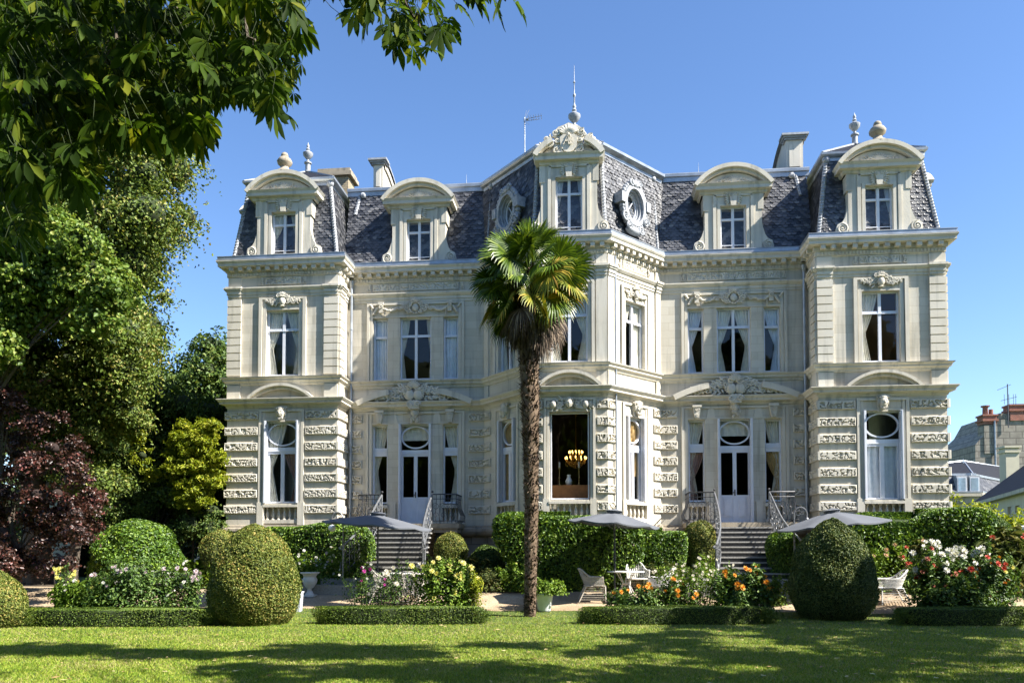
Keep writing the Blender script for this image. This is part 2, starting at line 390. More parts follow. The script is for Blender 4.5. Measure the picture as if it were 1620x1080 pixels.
# ---- openings of every face, in its own frame: (u0,u1,z0,z1)
WC = 5.35; PC = 9.65
HP = lambda s: [(s*PC-.58, s*PC+.58, 2.58, 5.93), (s*PC-.57, s*PC+.57, 7.46, 9.68)]
HW = lambda s: [(s*WC-.56, s*WC+.56, 2.5, 5.92)]+[(s*WC+k*1.23-.27, s*WC+k*1.23+.27, 2.58, 5.9) for k in (-1, 1)]+\
    [(s*WC-.55, s*WC+.55, 7.46, 9.62)]+[(s*WC+k*1.23-.26, s*WC+k*1.23+.26, 7.46, 9.6) for k in (-1, 1)]
HB = [(-.63, .63, 2.58, 5.9), (-.57, .57, 7.46, 9.55)]
HC = [(CL/2-.52, CL/2+.52, 2.58, 5.85), (CL/2-.5, CL/2+.5, 7.46, 9.55)]
ZT = 11.32
def mk_wall(F, u0, u1, holes):
    mb = MB(); wall(mb, F, u0, u1, 2.08, ZT, holes); return obj('wall', mb, M['ashlar'], house)
for s in (-1, 1): mk_wall(FP, *sorted((s*A0, s*A1)), HP(s)); mk_wall(FW, *sorted((s*A1, s*A2)), HW(s))
mk_wall(FB, -A3, A3, HB); mk_wall(FCR, 0, CL, HC); mk_wall(FCL, 0, CL, HC)
mk_wall(FIL, 0, PD, []); mk_wall(FIR, 0, PD, []); mk_wall(FOL, 0, 9+PD, []); mk_wall(FOR, 0, 9+PD, [])
mb = MB(); sweep(mb, offset(PATH, -0.05), [(0, -0.3), (0, 2.1)]); obj('foundation', mb, brick_mat('rubble_foundation', (0.40, 0.35, 0.27), (0.30, 0.26, 0.2), (0.2, 0.17, 0.13), 0.62, 0.36, 0.02), house)
mb = MB(); sweep(mb, PATH, [(-.05, 2.06), (.09, 2.1), (.15, 2.16), (.18, 2.24), (.17, 2.32), (.1, 2.36), (.09, 2.42), (0, 2.44)]); obj('plinth', mb, M['plinth'], house)
mb = MB(); sweep(mb, PATH, [(0, 6.36), (.03, 6.38), (.05, 6.44), (.12, 6.49), (.2, 6.5), (.2, 6.56), (.23, 6.58), (.28, 6.64), (.28, 6.665), (0, 6.70)]); obj('middle_cornice', mb, M['stone'], house)
mb = MB(); sweep(mb, PATH, [(0, 7.14), (.04, 7.16), (.06, 7.22), (.13, 7.27), (.13, 7.32), (.19, 7.37), (.2, 7.40), (0, 7.43)]); obj('sill_course', mb, M['stone'], house)
mb = MB(); sweep(mb, PATH, [(0, 10.13), (.03, 10.14), (.03, 10.22), (.055, 10.225), (.055, 10.32), (.09, 10.34), (.14, 10.41), (.14, 10.45), (0, 10.49)]); obj('architrave', mb, M['stone'], house)
mb = MB(); sweep(mb, PATH, [(0, 10.8), (.05, 10.83), (.05, 10.97), (.09, 10.98), (.09, 11.12), (.26, 11.125), (.28, 11.14), (.28, 11.23), (.3, 11.25), (.33, 11.30), (.33, 11.32), (0, 11.325)])
for i in range(1, len(PATH)-2):                                     # dentils and modillions
    (x0, y0), (x1, y1) = PATH[i], PATH[i+1]; l = math.dist(PATH[i], PATH[i+1]); F = Fr(x0, y0, x1-x0, y1-y0)
    n = max(1, round(l/0.105))
    for k in range(n): u = (k+.5)*l/n; mb.box(F, u-.03, u+.03, 10.86, 10.95, .05, .085)
    n = max(1, round(l/0.31))
    for k in range(n): u = (k+.5)*l/n; mb.box(F, u-.07, u+.07, 11.0, 11.118, .09, .24)
obj('main_cornice', mb, M['stone'], house)
mb = MB(); sweep(mb, PATH, [(0, 11.327), (.27, 11.328), (.3, 11.33), (.32, 11.335), (.32, 11.36), (.29, 11.365), (.29, 11.455), (.305, 11.46), (.305, 11.475), (.0, 11.48), (-.2, 11.5)]); obj('gutter', mb, M['zinc'], house)

# ---- rusticated bands with worm tracks, quoins, surrounds
def bands(mb, F, u0, u1, seed):
    for k in range(7):
        relief(mb, F, u0, u1, 3.10+.525*k-.27, 3.10+.525*k, .066, .06, k=10, wd=.21, seed=seed+k*7.3)
sd = 0
def add_bands(F, rs):
    global sd
    for r_ in rs: mb = MB(); bands(mb, F, *r_, sd); sd += 3.7; obj('rusticated_banding', mb, M['stone'], house)
for s in (-1, 1):
    a, b = sorted((s*A0, s*A1)); add_bands(FP, [(a-.07, PC*s-.82), (PC*s+.82, b+.07)])
    a, b = sorted((s*A1, s*A2)); add_bands(FW, [(a+.0, WC*s-1.86), (WC*s+1.86, b-.0)])
add_bands(FB, [(-A3-.03, -.84), (.84, A3+.03)]); add_bands(FCR, [(-.03, .36), (CL-.42, CL)]); add_bands(FCL, [(0, .42), (CL-.36, CL+.03)])
add_bands(FIL, [(-.07, PD)]); add_bands(FIR, [(0, PD+.07)]); add_bands(FOR, [(-.07, 1.2)])
def quoins(mb, F, u0, u1):
    mb.box(F, u0, u1, 7.42, 10.13, 0, .045)
    for k in range(10): mb.box(F, u0-.012, u1+.012, 7.47+.262*k, 7.47+.262*k+.225, .02, .085)
    mb.box(F, u0, u1, 6.70, 7.14, 0, .06); mb.box(F, u0, u1, 10.49, 10.8, 0, .05)
    mb.box(F, u0, u1, 10.13, 10.225, .02, .085); mb.box(F, u0-.012, u1+.012, 10.225, 10.335, .02, .115); mb.box(F, u0-.03, u1+.03, 10.345, 10.40, .02, .15); mb.box(F, u0-.05, u1+.05, 10.40, 10.47, .02, .19)
for s in (-1, 1):
    a, b = sorted((s*A0, s*A1)); mb = MB(); quoins(mb, FP, a, a+.46)
    if s > 0: quoins(mb, FIR, PD-.5, PD)
    obj('quoins', mb, M['stone'], house); mb = MB(); quoins(mb, FP, b-.46, b); quoins(mb, *((FIL if s < 0 else FOR), 0, .5)); obj('quoins', mb, M['stone'], house)
def pil(_, F, u0, u1, d=.05):
    mb = MB(); mb.box(F, u0, u1, 7.42, 10.13, 0, d); mb.box(F, u0, u1, 10.49, 10.8, 0, d); mb.box(F, u0, u1, 6.7, 7.14, 0, d); mb.box(F, u0, u1, 10.13, 10.225, .02, .08); mb.box(F, u0-.012, u1+.012, 10.225, 10.335, .02, .11); mb.box(F, u0-.03, u1+.03, 10.345, 10.4, .02, .15); mb.box(F, u0-.05, u1+.05, 10.4, 10.47, .02, .185); obj('pilaster', mb, M['stone'], house)
pil(mb, FB, -A3, -A3+.34); pil(mb, FB, A3-.34, A3); pil(mb, FCR, 0, .3); pil(mb, FCR, CL-.3, CL-.05); pil(mb, FCL, CL-.3, CL); pil(mb, FCL, .05, .3)
def surround(F, u0, u1, z0, z1, wd, top, d=.07, extra=None):
    """stepped stone frame round an opening"""
    mb = MB()
    for k, (o, dd) in enumerate(((wd, d), (wd*.45, d*.45))):
        i = wd*.55 if k == 0 else 0
        mb.box(F, u0-o, u0-i, z0, z1+top, 0, dd); mb.box(F, u1+i, u1+o, z0, z1+top, 0, dd)
        mb.box(F, u0-i, u1+i, z1+(top-.07 if k == 0 else 0), z1+(top if k == 0 else .05), 0, dd)
    if extra: extra(mb)
    obj('window_surround', mb, M['stone'], house)
def feet(F, u, off, hw, d): return lambda mb: [mb.box(F, u+k*off-hw, u+k*off+hw, 2.44, 3.2, 0, d) for k in (-1, 1)]
for s in (-1, 1):
    h = HP(s); surround(FP, h[1][0], h[1][1], 7.43, h[1][3], .25, .42)
    surround(FP, h[0][0], h[0][1], 3.2, h[0][3], .2, .38, .06, feet(FP, s*PC, .7, .11, .075))
    surround(FW, s*WC-1.5, s*WC+1.5, 7.43, 9.62, .2, .5, .06)
    def ex(mb):
        feet(FW, s*WC, .76, .1, .04)(mb)
        for k in (-1, 1):
            mb.box(FW, s*WC+k*.76-.17, s*WC+k*.76+.17, 3.2, 3.25, 0, .02)
            mb.prism(FW, [(s*WC+k*.76-.14, 5.95), (s*WC+k*.76+.14, 5.95), (s*WC+k*.76+.11, 6.2), (s*WC+k*.76+.03, 6.34), (s*WC+k*.76-.03, 6.34), (s*WC+k*.76-.11, 6.2)], 0, .03)
    surround(FW, s*WC-1.52, s*WC+1.52, 2.44, 5.92, .2, .42, .05, ex)
surround(FB, -.57, .57, 7.43, 9.55, .22, .45); surround(FB, -.63, .63, 3.2, 5.9, .17, .42, .05, feet(FB, 0, .73, .1, .06))
for F in (FCR, FCL):
    surround(F, CL/2-.5, CL/2+.5, 7.43, 9.55, .22, .45); surround(F, CL/2-.52, CL/2+.52, 3.2, 5.85, .14, .42, .05, feet(F, CL/2, .6, .08, .06))

# ---- carved ornament
rnd = random.Random(3)
def orn(name, fn):
    mb = MB(); fn(mb); return obj(name, mb, M['stone'], house)
for F, u0, u1 in [(FP, -PC-.62, -PC+.62), (FP, PC-.62, PC+.62), (FW, -WC-1.5, -WC+1.5), (FW, WC-1.5, WC+1.5), (FB, -.62, .62), (FCR, CL/2-.6, CL/2+.6), (FCL, CL/2-.6, CL/2+.6)]:
    def f(mb, F=F, u0=u0, u1=u1):
        relief(mb, F, u0, u1, 10.54, 10.79, .05, .035, res=.02, k=9, stretch=1.7, wd=.26, seed=u0)
        for e, g in ((u0-.12, 1), (u1+.12, -1)): scroll(mb, F, e, 10.6, .03, .08, 1.3, g, 2, .018); scroll(mb, F, e, 10.74, .03, .05, 1.2, -g, 2, .015); leaf(mb, F, e, 10.6, .02, .2, .07, math.pi/2, .02)
    orn('frieze_panel', f)
def crest(F, u, z, hw, d=.06, urn=True):
    """vase between two sprays, over an upper window"""
    def f(mb):
        for s in (-1, 1):
            foliage_relief(mb, F, u+s*.12, z, hw, .26, d, s, rnd, 1.4); scroll(mb, F, u+s*.15, z+.17, d+.03, .07, 1.4, -s, 0, .022)
        if urn:
            mb.ballF(F, u, z-.02, d+.03, (.11, .15, .09), 10, 7); mb.ballF(F, u, z+.14, d+.03, (.13, .035, .09), 10, 4); mb.ballF(F, u, z-.18, d+.03, (.09, .03, .07), 8, 4)
            for i in range(-2, 3): leaf(mb, F, u, z+.15, d+.03, .17, .05, math.pi/2+i*.4, .03)
    orn('carved_crest', f)
for s in (-1, 1): crest(FP, s*PC, 9.97, .5, .05)
crest(FB, 0, 9.8, .45, .05); crest(FCR, CL/2, 9.82, .42, .05); crest(FCL, CL/2, 9.82, .42, .05)
for s in (-1, 1):
    def f(mb):
        u = s*WC
        for k in range(14):                                        # ring of scrolls round a small shield
            a = math.pi*2*k/14; mb.ballF(FW, u+.2*math.cos(a), 9.93+.19*math.sin(a), .09, (.035, .035, .03), 6, 4)
        mb.ballF(FW, u, 9.93, .06, (.12, .13, .05), 10, 6)
        for k in (-1, 1):
            for (du, dz, r_) in ((.22, .12, .09), (.3, -.03, .1), (.42, .05, .09), (.55, -.02, .07), (.2, -.13, .07)): scroll(mb, FW, u+k*du, 9.93+dz, .08, r_, 1.5, k, rnd.random()*6, .022)
            scroll(mb, FW, u+k*.09, 10.17, .1, .07, 1.3, k, 0, .022)
            for i in range(16):                                    # swag
                t = i/15; uu = u+k*(.62+.5*t); mb.ballF(FW, uu, 9.93-.09*math.sin(math.pi*t)+rnd.uniform(-.02, .02), .08, (.05, .045, .04), 6, 4)
            U = u+k*1.2; mb.box(FW, U-.09, U+.09, 10.05, 10.14, .02, .14); mb.box(FW, U-.07, U+.07, 9.78, 10.05, .02, .11); scroll(mb, FW, U, 9.97, .13, .07, 1.4, 1, 0, .02)
            for i in range(8): mb.ballF(FW, U+k*(.12+.035*i), 9.95-.05*i*(i < 5)+.05*max(0, i-5)-.0, .07, (.045, .045, .035), 6, 4); mb.ballF(FW, U-k*.13, 9.82-.02*i, .06, (.03, .03, .03), 5, 3)
        for i in range(-3, 4): leaf(mb, FW, u, 10.13, .1, .16, .05, math.pi/2+i*.33, .03)
    orn('carved_garland', f)
    def f(mb):                                                     # broken pediment with twin shields, leaves and a bearded keystone
        u = s*WC
        arcband(mb, FW, u, 2.02, 6.70, .47, .19, 0, .3, -1, -.42); arcband(mb, FW, u, 2.02, 6.70, .47, .19, 0, .3, .42, 1)
        arcband(mb, FW, u, 1.9, 6.70, .33, .07, 0, .16, -1, -.45); arcband(mb, FW, u, 1.9, 6.70, .33, .07, 0, .16, .45, 1)
    orn('broken_pediment', f)
    def f(mb):
        u = s*WC
        for k in (-1, 1):
            mb.ballF(FW, u+k*.14, 6.88, .22, (.16, .19, .08), 12, 8)
            for i in range(9):
                t = i/8; U = u+k*(.32+1.05*t); h = .34*(1-t)+.1
                scroll(mb, FW, U, 6.74+h*.9, .2, .06+.07*(1-t), 1.5, k, rnd.random()*6, .028)
                for q in range(5): leaf(mb, FW, U, 6.76+h*rnd.random()*.8, .15+.05*rnd.random(), .16+.1*(1-t), .07, (0 if k > 0 else math.pi)+rnd.uniform(-1.1, 1.1), .04)
                leaf(mb, FW, U+k*.04, 6.72, .17, .17, .08, math.pi/2-k*.5, .05)
            scroll(mb, FW, u+k*.13, 7.14, .26, .11, 1.5, -k, 0, .035); scroll(mb, FW, u+k*.3, 7.02, .24, .11, 1.5, k, 1, .03)
        for i in range(-4, 5): leaf(mb, FW, u, 7.12, .27, .26, .08, math.pi/2+i*.3, .05)
        for k in range(20): a = math.pi*2*k/20; mb.ballF(FW, u+.33*math.cos(a), 6.9+.22*math.sin(a), .22, (.04, .04, .04), 5, 4)
        mb.box(FW, u-.17, u+.17, 6.4, 6.68, .1, .3)
        for k in (-1, 1): scroll(mb, FW, u+k*.14, 6.55, .3, .1, 1.4, k, 0, .035)
        mask(mb, FW, u, 6.27, .12, .34)
        for k in range(14): leaf(mb, FW, u+rnd.uniform(-.16, .16), 6.25+rnd.uniform(-.22, .12), .16, .15, .07, -math.pi/2+rnd.uniform(-.8, .8), .05)
    orn('carved_coat_of_arms', f)
    for k in (-1, 1):
        def f(mb):
            U = s*WC+k*1.23; mb.prism(FW, [(U-.07, 5.95), (U+.07, 5.95), (U+.14, 6.36), (U-.14, 6.36)], 0, .16); mb.box(FW, U-.15, U+.15, 6.3, 6.38, 0, .2)
            scroll(mb, FW, U, 6.22, .17, .07, 1.4, 1, 0, .02); scroll(mb, FW, U, 6.04, .16, .045, 1.4, -1, 0, .015)
        orn('keystone', f)
for F, u, z in [(FP, -PC, 6.17), (FP, PC, 6.17), (FCR, CL/2, 6.12), (FCL, CL/2, 6.12)]:
    orn('carved_mask', lambda mb: (mb.prism(F, [(u-.13, z-.28), (u+.13, z-.28), (u+.19, z+.2), (u-.19, z+.2)], 0, .08), mask(mb, F, u, z, .09, .4)))
def f(mb):
    mask(mb, FB, 0, 6.15, .08, .3, False)
    for k in (-1, 1):
        mb.ballF(FB, k*.5, 6.12, .1, (.09, .12, .08), 8, 6); foliage_relief(mb, FB, k*.15, 6.1, .6, .34, .05, k, rnd, 1.3)
orn('carved_cartouche', f)
for F, u in ((FP, -PC), (FP, PC), (FB, 0)):
    def f(mb):
        arcband(mb, F, u, 1.12 if F is FP else 1.0, 6.70, .46, .09, 0, .27); arcband(mb, F, u, 1.02 if F is FP else .9, 6.70, .38, .1, 0, .17)
    orn('arched_pediment', f)

# ---- rooms behind the windows
inner = offset(PATH, -0.37)
for z0, z1, mt in ((2.5, 6.9, 'room'), (7.1, 11.0, 'room')):
    mb = MB(); n = len(inner)
    mb.add([(x, y, z1) for x, y in inner], [tuple(range(n))]); mb.box(W0, -11.2, 11.2, z0, z1, -5.2, -5.0)
    for x in (-7.3, -2.7, 2.7, 7.3): mb.box(W0, x-.05, x+.05, z0, z1, -5.0, -.4)
    obj('interior_wall', mb, M[mt], house)
    mb = MB(); mb.add([(x, y, z0) for x, y in inner], [tuple(range(n))[::-1]]); obj('interior_floor', mb, M['floor'], house)
mb = MB(); mb.box(W0, 8.2, 11.1, 7.15, 10.9, -.6, -.5, ''); mb.box(W0, 11.05, 11.15, 7.15, 10.9, -.6, .65, ''); obj('interior_wall', mb, M['amber'], house, 'amber painted room wall')

# ---- windows
def curtain(F, u0, u1, z0, z1, d, side, m, parent, tie=.42):
    mb = MB(); nu, nz = 26, 16; vs = []; fs = []; w_ = u1-u0; h = z1-z0
    for j in range(nz+1):
        f = j/nz; z = z1-h*f
        if side == 'full': a, b = 0, 1
        else:
            g = min(1, f/(1-tie)) if f < (1-tie) else 1-.35*(f-(1-tie))/tie
            e = .95-.68*g**1.4; a, b = (0, e)
        for i in range(nu+1):
            t = i/nu; u = a+(b-a)*t; u = u if side != 'R' else 1-u
            vs.append(F.p(u0+u*w_, z, d+.024*math.sin(t*math.pi*11+.5*math.sin(f*5))+.01*math.sin(t*41)))
    for j in range(nz):
        for i in range(nu): q = j*(nu+1)+i; fs.append((q, q+1, q+nu+2, q+nu+1))
    mb.add(vs, fs, None, True); return obj('curtain', mb, M[m], parent)
def ellipse_ring(mb, F, uc, zc, ru, rz, t, d0, d1, n=36):
    for i in range(n):
        a, b = 2*math.pi*i/n, 2*math.pi*(i+1)/n; P = lambda q, k, d: (uc+(ru+k)*math.cos(q), zc+(rz+k)*math.sin(q), d)
        mb.poly(F, [P(a, 0, d1), P(a, t, d1), P(b, t, d1), P(b, 0, d1)]); mb.poly(F, [P(a, t, d0), P(b, t, d0), P(b, t, d1), P(a, t, d1)])
        mb.poly(F, [P(a, 0, d1), P(b, 0, d1), P(b, 0, d0), P(a, 0, d0)]); mb.poly(F, [P(b, 0, d0), P(b, t, d0), P(a, t, d0), P(a, 0, d0)])
def window(F, u0, u1, z0, z1, kind, curts=(), d=-.15, parent=None, name='window', shutters=False, label=None):
    mb = MB(); w_, h = u1-u0, z1-z0; uc = (u0+u1)/2; f = .055 if kind != 'picture' else .04; B = mb.box; T = .035
    B(F, u0, u0+f, z0, z1, d-T, d+T); B(F, u1-f, u1, z0, z1, d-T, d+T); B(F, u0+f, u1-f, z1-f, z1, d-T, d+T); B(F, u0+f, u1-f, z0, z0+f, d-T, d+T)
    a, b = u0+f, u1-f
    if kind in ('cross', 'dormer'):
        zt = z1-.29*h; B(F, uc-.045, uc+.045, z0+f, z1-f, d-T, d+T+.01); B(F, a, uc-.045, zt-.035, zt+.035, d-T, d+T); B(F, uc+.045, b, zt-.035, zt+.035, d-T, d+T)
        if kind == 'dormer': B(F, a, b, z0+.13, z0+.155, d+T+.012, d+T+.03)
        else: B(F, a-.01, b+.01, zt-.06, zt-.036, d+T+.012, d+T+.03)
    elif kind == 'narrow':
        zt = z1-.29*h; B(F, a, b, zt-.06, zt+.02, d-T, d+T+.012)
    elif kind == 'dnarrow':
        zt = z1-.29*h; B(F, a, b, zt-.28, zt, d-T, d+T+.012); B(F, a, b, zt-.15, zt-.12, d+T+.012, d+T+.03)
    elif kind in ('oval', 'door'):
        top = .86; zt = z1-top; B(F, a, b, zt-.24, zt-.02, d-T, d+T+.01); B(F, a, b, zt-.16, zt-.13, d+T+.01, d+T+.03)
        ellipse_ring(mb, F, uc, z1-f-.39, (b-a)/2-.045, .345, .05, d-T+.002, d+T+.014)
        zb = z0+f; B(F, uc-.06, uc+.06, zb, zt-.24, d-T, d+T+.01)
        for q, r_ in ((a, a+.07), (b-.07, b)): B(F, q, r_, zb, zt-.24, d-T+.004, d+T-.004)
        if kind == 'door':
            zp = 3.42
            for q, r_ in ((a+.07, uc-.06), (uc+.06, b-.07)):
                B(F, q, r_, zb, zp, d-T, d+T-.006); B(F, q+.07, r_-.07, zb+.12, zp-.1, d+T-.006, d+T+.01); B(F, q+.1, r_-.1, zb+.15, zp-.13, d+T+.01, d+T+.02)
    elif kind == 'picture': pass
    win = obj(name, mb, M['white'], parent or house, label)
    mb = MB(); mb.poly(F, [(a,z0+f,d),(b,z0+f,d),(b,z1-f,d),(a,z1-f,d)]); obj('pane', mb, M['glass'], win)
    for c in curts:
        side, m, lo, hi, *x = c; curtain(F, u0+(x[0] if x else 0)*w_, u0+(x[1] if x else 1)*w_, z0+h*lo, z0+h*hi, d-.06, side, m, win)
    if shutters:
        for q in (-1, 1):
            mb = MB(); U = (u0 if q < 0 else u1); us = sorted((U, U-q*.035))
            mb.box(F, us[0], us[1], z0, z1, d+T+.02, .10)
            us = sorted((U-q*.037, U-q*.07)); mb.box(F, us[0], us[1], z0, z1, d+T+.04, d+T+.08); mb.box(F, us[0], us[1], z0, z1, .05, .09)
            k = int((z1-z0)/.06)
            for i in range(k): z = z0+.03+(z1-z0-.06)*i/k; mb.box(F, us[0]+.006, us[1]-.006, z, z+.03, d+T+.08, .05)
            obj('shutter', mb, M['white'], win)
    return win
def door_handle(w_, F, u, z):
    mb = MB(); mb.box(F, u-.02, u+.02, z-.1, z+.1, -.105, -.095); mb.box(F, u-.09, u+.01, z-.012, z+.012, -.095, -.06); obj('handle', mb, M['darkiron'], w_)
PRB = [(.055, 0), (.055, .03), (.035, .04), (.03, .07), (.05, .13), (.052, .18), (.03, .26), (.024, .31), (.036, .33), (.036, .36), (.05, .37), (.05, .4)]
bal_me = None
def balustrade(F, uc, hw, z=2.5, d=-.06):
    global bal_me
    mb = MB(); mb.box(F, uc-hw, uc+hw, z, z+.12, -.2, .04); mb.box(F, uc-hw-.02, uc+hw+.02, z+.54, z+.62, -.2, .08); mb.box(F, uc-hw-.0, uc+hw+.0, z+.62, z+.66, -.2, .05)
    mb.box(F, uc-hw, uc+hw, z+.1, z+.6, -.36, -.28)
    bl = obj('balustrade', mb, M['stone'], house)
    if bal_me is None: m2 = MB(); m2.lathe((0, 0, 0), [(r_, z_*1.05) for r_, z_ in PRB], 10); bal_me = mesh_of('baluster', m2, M['stone'])
    n = max(2, round(2*hw/.19))
    for i in range(n): link('baluster', bal_me, bl, F.p(uc-hw+(i+.5)*2*hw/n, z+.12, d))
for s in (-1, 1):
    h = HP(s); balustrade(FP, s*PC, .58)
    if s < 0:
        window(FP, h[0][0], h[0][1], 3.18, h[0][3], 'oval', [('L', 'curtain', 0, 1, 0, .62), ('R', 'pink', 0, .62, .5, 1)], shutters=True)
        window(FP, h[1][0], h[1][1], h[1][2], h[1][3], 'cross', [('L', 'curtain', 0, 1, 0, .52), ('R', 'curtain', 0, 1, .55, 1)])
    else:
        window(FP, h[0][0], h[0][1], 3.18, h[0][3], 'oval', [('full', 'net', 0, .66)], shutters=True)
        window(FP, h[1][0], h[1][1], h[1][2], h[1][3], 'cross', [('L', 'curtain', 0, 1, 0, .5)])
    h = HW(s)
    dd = window(FW, h[0][0], h[0][1], 2.52, h[0][3], 'door', [('full', 'curtain', .84, 1)], name='door', shutters=True, label='white double door with oval light above'); door_handle(dd, FW, s*WC, 3.5)
    for k in (1, 2):
        window(FW, h[k][0], h[k][1], 3.2, h[k][3], 'dnarrow', [('L' if k == 1 else 'R', 'curtain', 0, 1)] if s < 0 else [('L' if k == 1 else 'R', 'pink' if k == 1 else 'gold', 0, .6), ('L' if k == 1 else 'R', 'curtain', .1, 1)], d=-.16)
        balustrade(FW, (h[k][0]+h[k][1])/2, .27)
    window(FW, h[3][0], h[3][1], h[3][2], h[3][3], 'cross', [('L', 'curtain', 0, 1, 0, .5 if s > 0 else .3), ('R', 'curtain', 0, 1, .5 if s > 0 else .8, 1)])
    for k in (4, 5): window(FW, h[k][0], h[k][1], h[k][2], h[k][3], 'narrow', [('full', 'net', 0, 1)] if s < 0 else [('L' if k == 4 else 'R', 'net', 0, 1)])
balustrade(FB, 0, .63); balustrade(FCR, CL/2, .52); balustrade(FCL, CL/2, .52)
window(FB, -.6, .6, 3.18, 5.88, 'picture', label='large single pane window with a room and chandelier behind')
window(FB, HB[1][0], HB[1][1], HB[1][2], HB[1][3], 'cross', [('L', 'curtain', 0, 1, 0, .5), ('R', 'curtain', 0, 1, .5, 1)])
for F in (FCR, FCL):
    window(F, HC[0][0]+.07, HC[0][1]-.07, 3.18, HC[0][3], 'oval', [('L', 'gold', 0, 1, .1, .75), ('R', 'gold', .3, 1, .3, 1)], shutters=True)
    window(F, HC[1][0], HC[1][1], HC[1][2], HC[1][3], 'cross', [('L', 'curtain', 0, 1, 0, .5), ('full', 'curtain', 0, 1, .55, 1)])

# ---- roofs
def slates(mb, BL, BR, TR, TL, w_=.17, rh=.1, lift=.02):
    BL, BR, TR, TL = map(Vector, (BL, BR, TR, TL)); U = (BR-BL); Lb = U.length; U.normalize()
    n = U.cross((TL+TR)/2-(BL+BR)/2).normalized(); Vv = n.cross(U); H = (TL-BL).dot(Vv); a0, a1 = (TL-BL).dot(U), (TR-BL).dot(U)
    mb.add([tuple(q) for q in (BL, BR, TR, TL)], [(0, 1, 2, 3)])
    r = 0; v = -.02
    while v < H-.02:
        f = v/H; lo, hi = a0*f, Lb+(a1-Lb)*f; off = (w_/2 if r % 2 else 0); k0 = int((lo-off)/w_)-1
        u = k0*w_+off
        while u < hi:
            if u > lo-w_*.7 and u+w_ < hi+w_*.7:
                j = random.uniform(-.006, .006); x0 = max(u+.003, lo-.02); x1 = min(u+w_-.003, hi+.02); l = lift*random.uniform(.7, 2.0); v0 = v+j
                if x1-x0 > .03:
                    P = lambda uu, vv, hh: tuple(BL+U*uu+Vv*vv+n*hh); xm = (x0+x1)/2; q = (x1-x0)/2
                    mb.add([P(x0, v0+.055, l), P(x0+q*.3, v0+.014, l+.002), P(xm, v0, l+.003), P(x1-q*.3, v0+.014, l+.002), P(x1, v0+.055, l), P(x1, min(H, v0+rh*1.9), .002), P(x0, min(H, v0+rh*1.9), .002)], [(0, 1, 2, 3, 4, 5, 6)])
            u += w_
        v += rh; r += 1
ZB = 11.48
def ring(path, d, z): return [(x, y, z) for x, y in offset(path, d)]
def hipline(mb, a, b, w_=.07):
    a, b = Vector(a), Vector(b); mb.tube([a, b], w_, 6); n = 26
    for i in range(n): mb.ball(tuple(a.lerp(b, (i+.5)/n)+Vector((0, -.01, 0))), (w_*1.15, w_*1.15, .03), 6, 4)
    mb.ball(tuple(b+Vector((0, -.03, .02))), .13, 8, 6)
def urn_finial(mb, c, s, spike=0):
    mb.lathe(c, [(.16*s, 0), (.16*s, .05*s), (.11*s, .08*s), (.11*s, .38*s), (.16*s, .4*s), (.16*s, .45*s), (.06*s, .5*s), (.05*s, .58*s), (.1*s, .62*s), (.21*s, .76*s), (.22*s, .86*s), (.13*s, .92*s), (.06*s, .97*s), (.09*s, 1.03*s), (.045*s, 1.1*s), (.07*s, 1.17*s), (.03*s, 1.25*s), (.005, 1.34*s)], 12)
    if spike:
        z = 1.3*s; mb.lathe((c[0], c[1], c[2]+z-.1), [(.03, 0), (.022, .3), (.05, .34), (.05, .4), (.018, .45), (.016, .8), (.045, .84), (.012, .9), (.008, spike), (.002, spike+.15)], 8)
